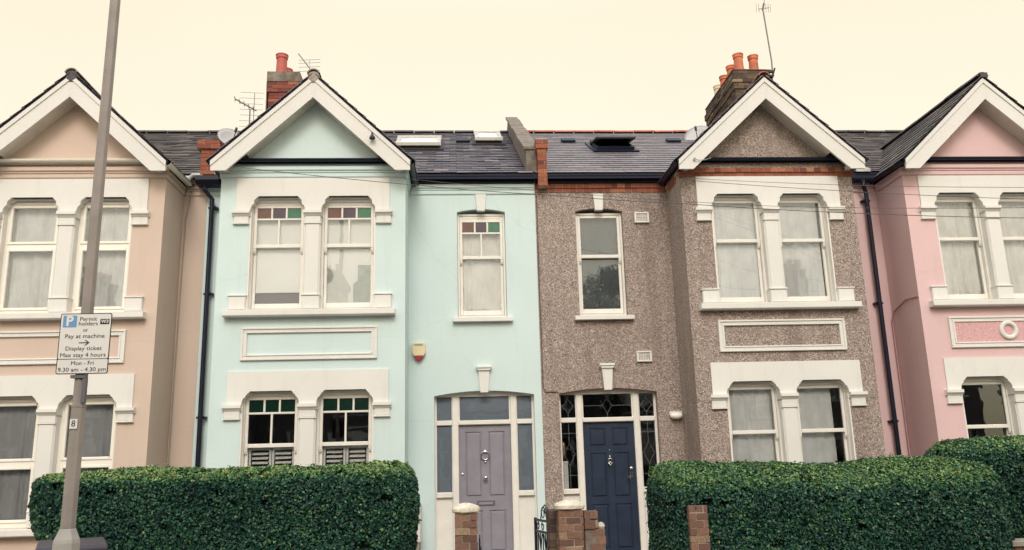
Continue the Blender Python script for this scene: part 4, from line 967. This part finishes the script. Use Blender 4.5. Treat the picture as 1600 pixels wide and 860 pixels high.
# ---------------------------------------------------------------- hedges
def hedge(name, label, x0, x1, y0, y1, z0, z1, r, n, seed, leaf=.033, rise=0, top_light=.35, back=0.):
    g = np.random.default_rng(seed); t = thing(name, label, 'hedge', ((x0+x1)/2, (y0+y1)/2, 0), 'clipped privet hedges along the front gardens')
    lo = np.array([x0, y0, z0]); hi = np.array([x1, y1, z1]); rr = np.array([r, min(r, (y1-y0)/2-.02), r])
    rmin = float(min(rr)); ilo, ihi = lo+rmin, hi-rmin
    ar = [((hi-lo)[1])*(hi-lo)[2], (hi-lo)[0]*(hi-lo)[2]*1.0, (hi-lo)[0]*(hi-lo)[1]]
    pr = np.array([ar[0], ar[0], ar[1]*1.5, ar[1]*.45, ar[2]*1.5, ar[2]*.15]); pr /= pr.sum(); face = g.choice(6, n, p=pr)   # -x +x front back top bottom
    p = lo+(hi-lo)*g.random((n, 3))
    for k, (ax, v_) in enumerate(((0, lo[0]), (0, hi[0]), (1, lo[1]), (1, hi[1]), (2, hi[2]), (2, lo[2]))): p[face == k, ax] = v_
    def warp(p):
        pc = np.clip(p, ilo, ihi); d = p-pc; L = np.linalg.norm(d, axis=1, keepdims=True); L[L < 1e-6] = 1; d = d/L
        q = pc+d*rmin
        w = (np.sin(q[:, 0]*2.3+seed)+np.sin(q[:, 0]*5.1+q[:, 2]*3.3+seed*2)*.6+np.sin(q[:, 2]*6.7+q[:, 0]*1.7)*.5+np.sin(q[:, 0]*13+q[:, 2]*11)*.35)*.018
        w = w+(np.sin(q[:, 0]*47+q[:, 2]*21+seed)*np.sin(q[:, 2]*53-q[:, 0]*17)+np.sin(q[:, 0]*88+seed)*np.sin(q[:, 2]*79+q[:, 0]*31)*.6)*.009
        q = q+d*w[:, None]
        q[:, 2] = q[:, 2]+back*(q[:, 1]-lo[1])*np.clip((q[:, 2]-z0)/(z1-z0), 0, 1)
        if rise: q[:, 2] = q[:, 2]+np.maximum(0, 1-(q[:, 0]-x0)/1.0)**2*rise*(hi[2]-q[:, 2])/(hi[2]-lo[2])
        return q, d
    q, d = warp(p)
    keep = np.ones(len(q), bool)
    for _ in range(34):     # thin spots where the shears have bitten into old wood
        h_ = q[g.integers(len(q))]; rad = .035+.05*g.random(); keep &= ~((np.linalg.norm((q-h_)*np.array([1, .6, 1.5]), axis=1) < rad) & (g.random(len(q)) < .88))
    q, d = q[keep], d[keep]; n = len(q)
    depth = g.random(n)**1.7*.085; stray = g.random(n) < .012; depth[stray] -= g.random(stray.sum())*.03; q = q-d*depth[:, None]
    for _ in range(70):     # young shoots standing proud of the clipped top
        h_ = q[g.integers(len(q))]
        if h_[2] < z1-.12: continue
        m_ = np.linalg.norm(q-h_, axis=1) < .03; q[m_, 2] += g.random(m_.sum())*.055
    # leaf orientation: outward normal with wide scatter
    nn = d*.75+g.normal(0, .55, (n, 3)); nn[:, 2] += .25; nn /= np.linalg.norm(nn, axis=1, keepdims=True)
    a = g.normal(0, 1, (n, 3)); a[:, 2] += .5; a = a-(a*nn).sum(1, keepdims=True)*nn; a /= np.linalg.norm(a, axis=1, keepdims=True); b = np.cross(nn, a)
    L = leaf*(.65+.7*g.random(n))[:, None]; W = L*.30
    P0 = q-a*L*.5; P1 = q+b*W+nn*L*.10; P2 = q+a*L*.5; P3 = q-b*W+nn*L*.10
    V = np.stack([P0, P1, P2, P3], 1).reshape(-1, 3); off = np.array(t.location); V = V-off
    clump = np.sin(q[:, 0]*9+seed)*np.sin(q[:, 2]*10+q[:, 0]*3)*.5+np.sin(q[:, 0]*23)*np.sin(q[:, 2]*19)*.5
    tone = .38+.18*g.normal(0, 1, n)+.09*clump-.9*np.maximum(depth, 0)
    up = np.clip((d[:, 2]-.22)/.5, 0, 1); patch = np.sin(q[:, 0]*3.1+seed)*np.sin(q[:, 2]*4.3+q[:, 0]*1.9+seed); tone = tone+.06*patch; tone = tone+up*top_light*(.5+.7*g.random(n)); tone[g.random(n) < .03] += .3; tone = np.clip(tone, 0, 1)  # upward leaves paler: young growth, plus skylight painted into the tone
    me = bpy.data.meshes.new('foliage'); me.vertices.add(4*n); me.vertices.foreach_set('co', V.ravel())
    idx = np.arange(n)*4; tri = np.stack([idx, idx+1, idx+2, idx, idx+2, idx+3], 1).reshape(-1)
    me.loops.add(6*n); me.loops.foreach_set('vertex_index', tri.astype(np.int32)); me.polygons.add(2*n)
    me.polygons.foreach_set('loop_start', (np.arange(2*n)*3).astype(np.int32)); me.update(calc_edges=True)
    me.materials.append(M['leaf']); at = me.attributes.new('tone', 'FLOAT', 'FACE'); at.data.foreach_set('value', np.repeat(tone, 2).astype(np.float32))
    o = bpy.data.objects.new('foliage', me); col.objects.link(o); o.parent = t
    # dark twiggy heart
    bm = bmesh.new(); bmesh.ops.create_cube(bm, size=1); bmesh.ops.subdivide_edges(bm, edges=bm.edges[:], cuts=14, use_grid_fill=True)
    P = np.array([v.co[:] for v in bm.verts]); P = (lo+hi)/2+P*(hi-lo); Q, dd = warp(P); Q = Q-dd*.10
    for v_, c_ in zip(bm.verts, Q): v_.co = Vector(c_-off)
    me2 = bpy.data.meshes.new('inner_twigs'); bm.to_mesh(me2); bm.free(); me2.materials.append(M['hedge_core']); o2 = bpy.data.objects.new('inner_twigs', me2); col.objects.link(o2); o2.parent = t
    m = MB(); x = x0+.35
    while x < x1-.2:
        yc = (y0+y1)/2+random.uniform(-.05, .05); m.tube([(x, yc, 0), (x+random.uniform(-.05, .05), yc, z0*.6), (x+random.uniform(-.12, .12), yc, z0+.35)], .022, 6, .012); x += .33
    m.build('stems', 'bark', t); return t
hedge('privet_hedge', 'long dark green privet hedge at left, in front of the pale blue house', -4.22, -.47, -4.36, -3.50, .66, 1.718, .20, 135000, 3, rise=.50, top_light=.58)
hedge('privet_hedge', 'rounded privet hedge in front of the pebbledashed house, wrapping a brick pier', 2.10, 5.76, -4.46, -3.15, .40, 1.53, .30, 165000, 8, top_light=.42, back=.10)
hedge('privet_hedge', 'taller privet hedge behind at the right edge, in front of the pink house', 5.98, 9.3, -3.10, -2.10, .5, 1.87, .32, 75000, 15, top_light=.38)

# ---------------------------------------------------------------- wheelie bin
t = thing('wheelie_bin', 'dark wheelie bin with flat lid behind the lamp post base', 'bin', (-3.0, -6.05, 0))
BX = Matrix.Translation((-3.0, -6.05, 0)) @ Matrix.Rotation(R(24), 4, 'Z')
m = MB(); m.M = BX; vs = [(-.18, -.25, .10), (.18, -.25, .10), (.18, .22, .10), (-.18, .22, .10), (-.215, -.34, 1.09), (.215, -.34, 1.09), (.215, .32, 1.09), (-.215, .32, 1.09)]
m.add(vs, [(0, 3, 2, 1), (4, 5, 6, 7), (0, 1, 5, 4), (1, 2, 6, 5), (2, 3, 7, 6), (3, 0, 4, 7)]); m.build('body', 'bin', t, bevel=.02)
m = MB(); m.M = BX; m.prof([(-.40, 1.095), (-.40, 1.15), (-.37, 1.168), (.34, 1.18), (.40, 1.165), (.40, 1.095)], -.238, .238); m.build('lid', 'bin', t, bevel=.012)
for x in (-.20, .15): m = MB(); m.M = BX; m.tube([(x, .24, .10), (x+.05, .24, .10)], .10, 20); m.build('wheel', 'iron', t)
m = MB(); m.M = BX; m.tube([(-.19, .42, 1.10), (.19, .42, 1.10)], .014, 8); m.build('handle', 'bin', t)

# ---------------------------------------------------------------- lamp post and parking sign
px, py = -2.625, -7.0
t = thing('lamp_post', 'brown grey octagonal steel lamp post standing on the pavement at left', 'lamp post', (px, py, 0))
m = MB(); m.lathe([(.088, 0), (.088, 1.235), (.083, 1.258), (.055, 1.322), (.050, 1.328), (.03, 1.329)], (px, py, 0), 8); base = m.build('base', 'steel_base', t)
m = MB(); m.box(px-.045, px+.045, py-.088, py-.083, .35, .95); m.box(px-.008, px+.008, py-.092, py-.088, .62, .66); m.build('access_door', 'steel_base', base)
m = MB(); m.lathe([(.050, 1.33), (.049, 2.13), (.052, 2.132), (.052, 2.15), (.0445, 2.152), (.036, 7.8)], (px, py, 0), 8); m.build('shaft', 'steel', t)
m = MB(); m.tube([(px, py, 7.7), (px, py-.1, 8.0), (px, py-.55, 8.25), (px, py-1.2, 8.32)], .03, 8); m.build('bracket_arm', 'steel', t)
m = MB(); m.prof([(py-1.75, 8.30), (py-1.7, 8.26), (py-1.15, 8.26), (py-1.12, 8.36), (py-1.3, 8.42), (py-1.65, 8.38)], px-.12, px+.12); m.build('lantern', 'steel_base', t, bevel=.02)
def text_mesh(body, width=None, size=.04, align='CENTER', bold=.0):
    cu = bpy.data.curves.new('t', 'FONT'); cu.body = body; cu.size = size; cu.align_x = align; cu.align_y = 'CENTER'; cu.extrude = .0006; cu.offset = bold; cu.resolution_u = 3
    ob = bpy.data.objects.new('t', cu); col.objects.link(ob); bpy.context.view_layer.update(); me = bpy.data.meshes.new_from_object(ob.evaluated_get(bpy.context.evaluated_depsgraph_get())); bpy.data.objects.remove(ob)
    V = [v.co.copy() for v in me.vertices]; F_ = [tuple(p.vertices) for p in me.polygons]; xs = [v.x for v in V]; w = max(xs)-min(xs); s = width/w if width else 1
    cx = (max(xs)+min(xs))/2; ys = [v.y for v in V]; return [((v.x-cx)*s, v.y*size_fix(s)) for v in V], [v.z for v in V], F_
def size_fix(s): return min(max(s, .85), 1.18)
def put_text(m, body, cx, cz, y, width, size, bold=.0):
    V, Z, F_ = text_mesh(body, width, size, bold=bold); m.add([(cx+a, y-z, cz+b) for (a, b), z in zip(V, Z)], F_)
sx0, sx1, sz0, sz1, sy = -2.775, -2.425, 2.357, 2.783, -7.062
U_ = (sx1-sx0)/330
# in its own frame the plate is upright; printed layout measured from the plate's top left corner
def SX(u, v=75): return sx0+(u-84+(v-75)*.0641)*U_
def SZ(v): return sz1-(v-75)*(sz1-sz0)/390
t2 = thing('parking_sign', 'white permit parking sign with blue P square, strapped to the lamp post', 'sign', ((sx0+sx1)/2, sy, sz0))
def rrect(x0, x1, z0, z1, r, n=5):
    out = []
    for cx, cz, a0 in ((x1-r, z1-r, 0), (x0+r, z1-r, 90), (x0+r, z0+r, 180), (x1-r, z0+r, 270)):
        for i in range(n+1): a = R(a0+90*i/n); out.append((cx+r*math.cos(a), cz+r*math.sin(a)))
    return out
m = MB(); m.prism(rrect(sx0, sx1, sz0, sz1, .014), sy, sy+.003); plate = m.build('border', 'sign_black', t2)
m = MB(); zd = SZ(370)
m.prism(rrect(sx0+.006, sx1-.006, zd+.0025, sz1-.006, .010), sy-.0012, sy-.0001); m.prism(rrect(sx0+.006, sx1-.006, sz0+.006, zd-.0025, .010), sy-.0012, sy-.0001); m.build('face', 'sign_white', t2)
ty = sy-.002
m = MB(); put_text(m, 'Permit', SX(262, 113), SZ(113), ty, 108*U_, .034); put_text(m, 'holders', SX(261, 143), SZ(143), ty, 122*U_, .034); put_text(m, 'or', SX(244, 184), SZ(184), ty, 31*U_, .034)
put_text(m, 'Pay at machine', SX(241, 224), SZ(224), ty, 252*U_, .034); put_text(m, 'Display ticket', SX(235, 303), SZ(303), ty, 230*U_, .034); put_text(m, 'Max stay 4 hours', SX(231, 345), SZ(345), ty, 288*U_, .034)
m.build('lettering', 'sign_black', t2); m = MB(); put_text(m, 'Mon - Fri', SX(229, 397), SZ(397), ty, 143*U_, .034); put_text(m, '9.30 am - 4.30 pm', SX(226, 438), SZ(438), ty, 304*U_, .034)
m.build('lettering', 'sign_black', t2); m = MB()
ax0, ax1, az = SX(203, 266), SX(272, 266), SZ(266)
m.box(ax0, ax1-.006, ty, ty+.0015, az-.0035, az+.0035)
for s in (-1, 1): m.prism([(ax1, az), (ax1-.026, az+s*.019), (ax1-.036, az+s*.019), (ax1-.012, az)], ty-.0004, ty+.0012)
m.build('arrow', 'sign_black', t2)
m = MB(); m.prism(rrect(SX(99, 127), SX(187, 127), SZ(165), SZ(89), .004), sy-.0020, sy-.0013); bl = m.build('blue_square', 'sign_blue', t2)
m = MB(); put_text(m, 'P', SX(144, 127), SZ(127), sy-.0034, .048, .085, bold=.003); m.build('letter', 'sign_white', bl)
m = MB(); m.prism(rrect(SX(337, 130), SX(396, 130), SZ(148), SZ(113), .002), sy-.0020, sy-.0013); bk = m.build('black_square', 'sign_black', t2)
m = MB(); put_text(m, 'W3', SX(366.5, 130.5), SZ(130.5), sy-.0034, .050, .034, bold=.0008); m.build('letter', 'sign_white', bk)
m = MB()
for z in (2.45, 2.69): m.lathe([(.050, -.012), (.050, .012)], (px, py, z), 12); m.box(px-.02, px+.02, sy+.003, py-.03, z-.012, z+.012)
m.build('clamp', 'alu', t2)
m = MB(); zb = 2.345
m.box(px-.052, px+.052, py-.054, py-.03, 2.33, 2.352); m.box(px+.03, px+.055, py-.05, py-.02, 2.16, 2.33); m.build('strap', 'alu', t)
m = MB(); m.prism([(px-.028, 1.985), (px+.022, 1.985), (px+.022, 2.05), (px-.028, 2.05)], py-.0525, py-.047); tg = m.build('number_label', 'sign_white', t)
m = MB(); put_text(m, '8', px-.003, 2.018, py-.0535, .026, .05); m.build('numeral', 'sign_black', tg)

# ---------------------------------------------------------------- across the street (seen only as reflections in the windows)
def kids(o): return [x for x in bpy.data.objects if x.parent == o]
def copy_tree(o, parent=None, swap=None, children=None):
    n = o.copy(); col.objects.link(n); n.parent = parent
    if swap and o.type == 'MESH' and o.name.split('.')[0] in ('wall', 'bay_wall', 'gable_wall', 'cornice'):
        n.data = o.data.copy(); n.data.materials.clear(); n.data.materials.append(M['red_brick'])
    for ch in children.get(o.name, []): copy_tree(ch, n, swap, children)
    return n
def tree_(x, y, h, r, n, seed):
    g = np.random.default_rng(seed); t = thing('street_tree', 'leafy street tree on the far pavement, mirrored in the upper window beside the pebbledashed bay', 'tree', (x, y, 0))
    m = MB(); m.tube([(x, y, 0), (x+.05, y, 1.6), (x-.02, y, h*.45), (x+.05, y, h*.8)], .17, 10, .05)
    for i in range(9):
        a = i*2.4; z0 = h*(.32+.05*i); m.tube([(x, y, z0), (x+math.cos(a)*r*.4, y+math.sin(a)*r*.4, z0+.6), (x+math.cos(a)*r*.8, y+math.sin(a)*r*.8, z0+1.1)], .06, 6, .015)
    m.build('trunk', 'bark', t)
    cl = []; 
    while len(cl) < 60:
        p = g.uniform(-1, 1, 3)
        if np.linalg.norm(p) < 1: cl.append((x+p[0]*r*.85, y+p[1]*r*.85, h*.66+p[2]*h*.29, .38+.3*g.random()))
    m = MB()
    for k in range(n):
        c = cl[k % 60]; d = g.normal(0, 1, 3); d /= np.linalg.norm(d); q = Vector((c[0], c[1], c[2]))+Vector(d)*c[3]*(.6+.4*g.random())
        a = Vector(g.normal(0, 1, 3)).normalized(); b = a.cross(Vector(d)).normalized(); s = .045
        m.add([q-a*s, q+b*s*.6, q+a*s, q-b*s*.6], [(0, 1, 2, 3)], float(np.clip(.5+.2*g.normal(), 0, 1)))
    m.build('crown', 'leaf', t)
tree_(5.5, -15.6, 8.7, 1.9, 24000, 4)
CH = {}
for o_ in bpy.data.objects:
    if o_.parent: CH.setdefault(o_.parent.name, []).append(o_)
for i, x in enumerate((-19.6, -14.3, -9.0, -3.7, 1.6, 6.9, 12.2, 17.5)):
    n = copy_tree(H_peb, None, True, CH); n.location = (x, -21.0, 0); n.rotation_euler = (0, 0, math.pi)
    n['label'] = 'red brick terraced house across the street, mirrored in the front windows'; n['group'] = 'red brick houses across the street'
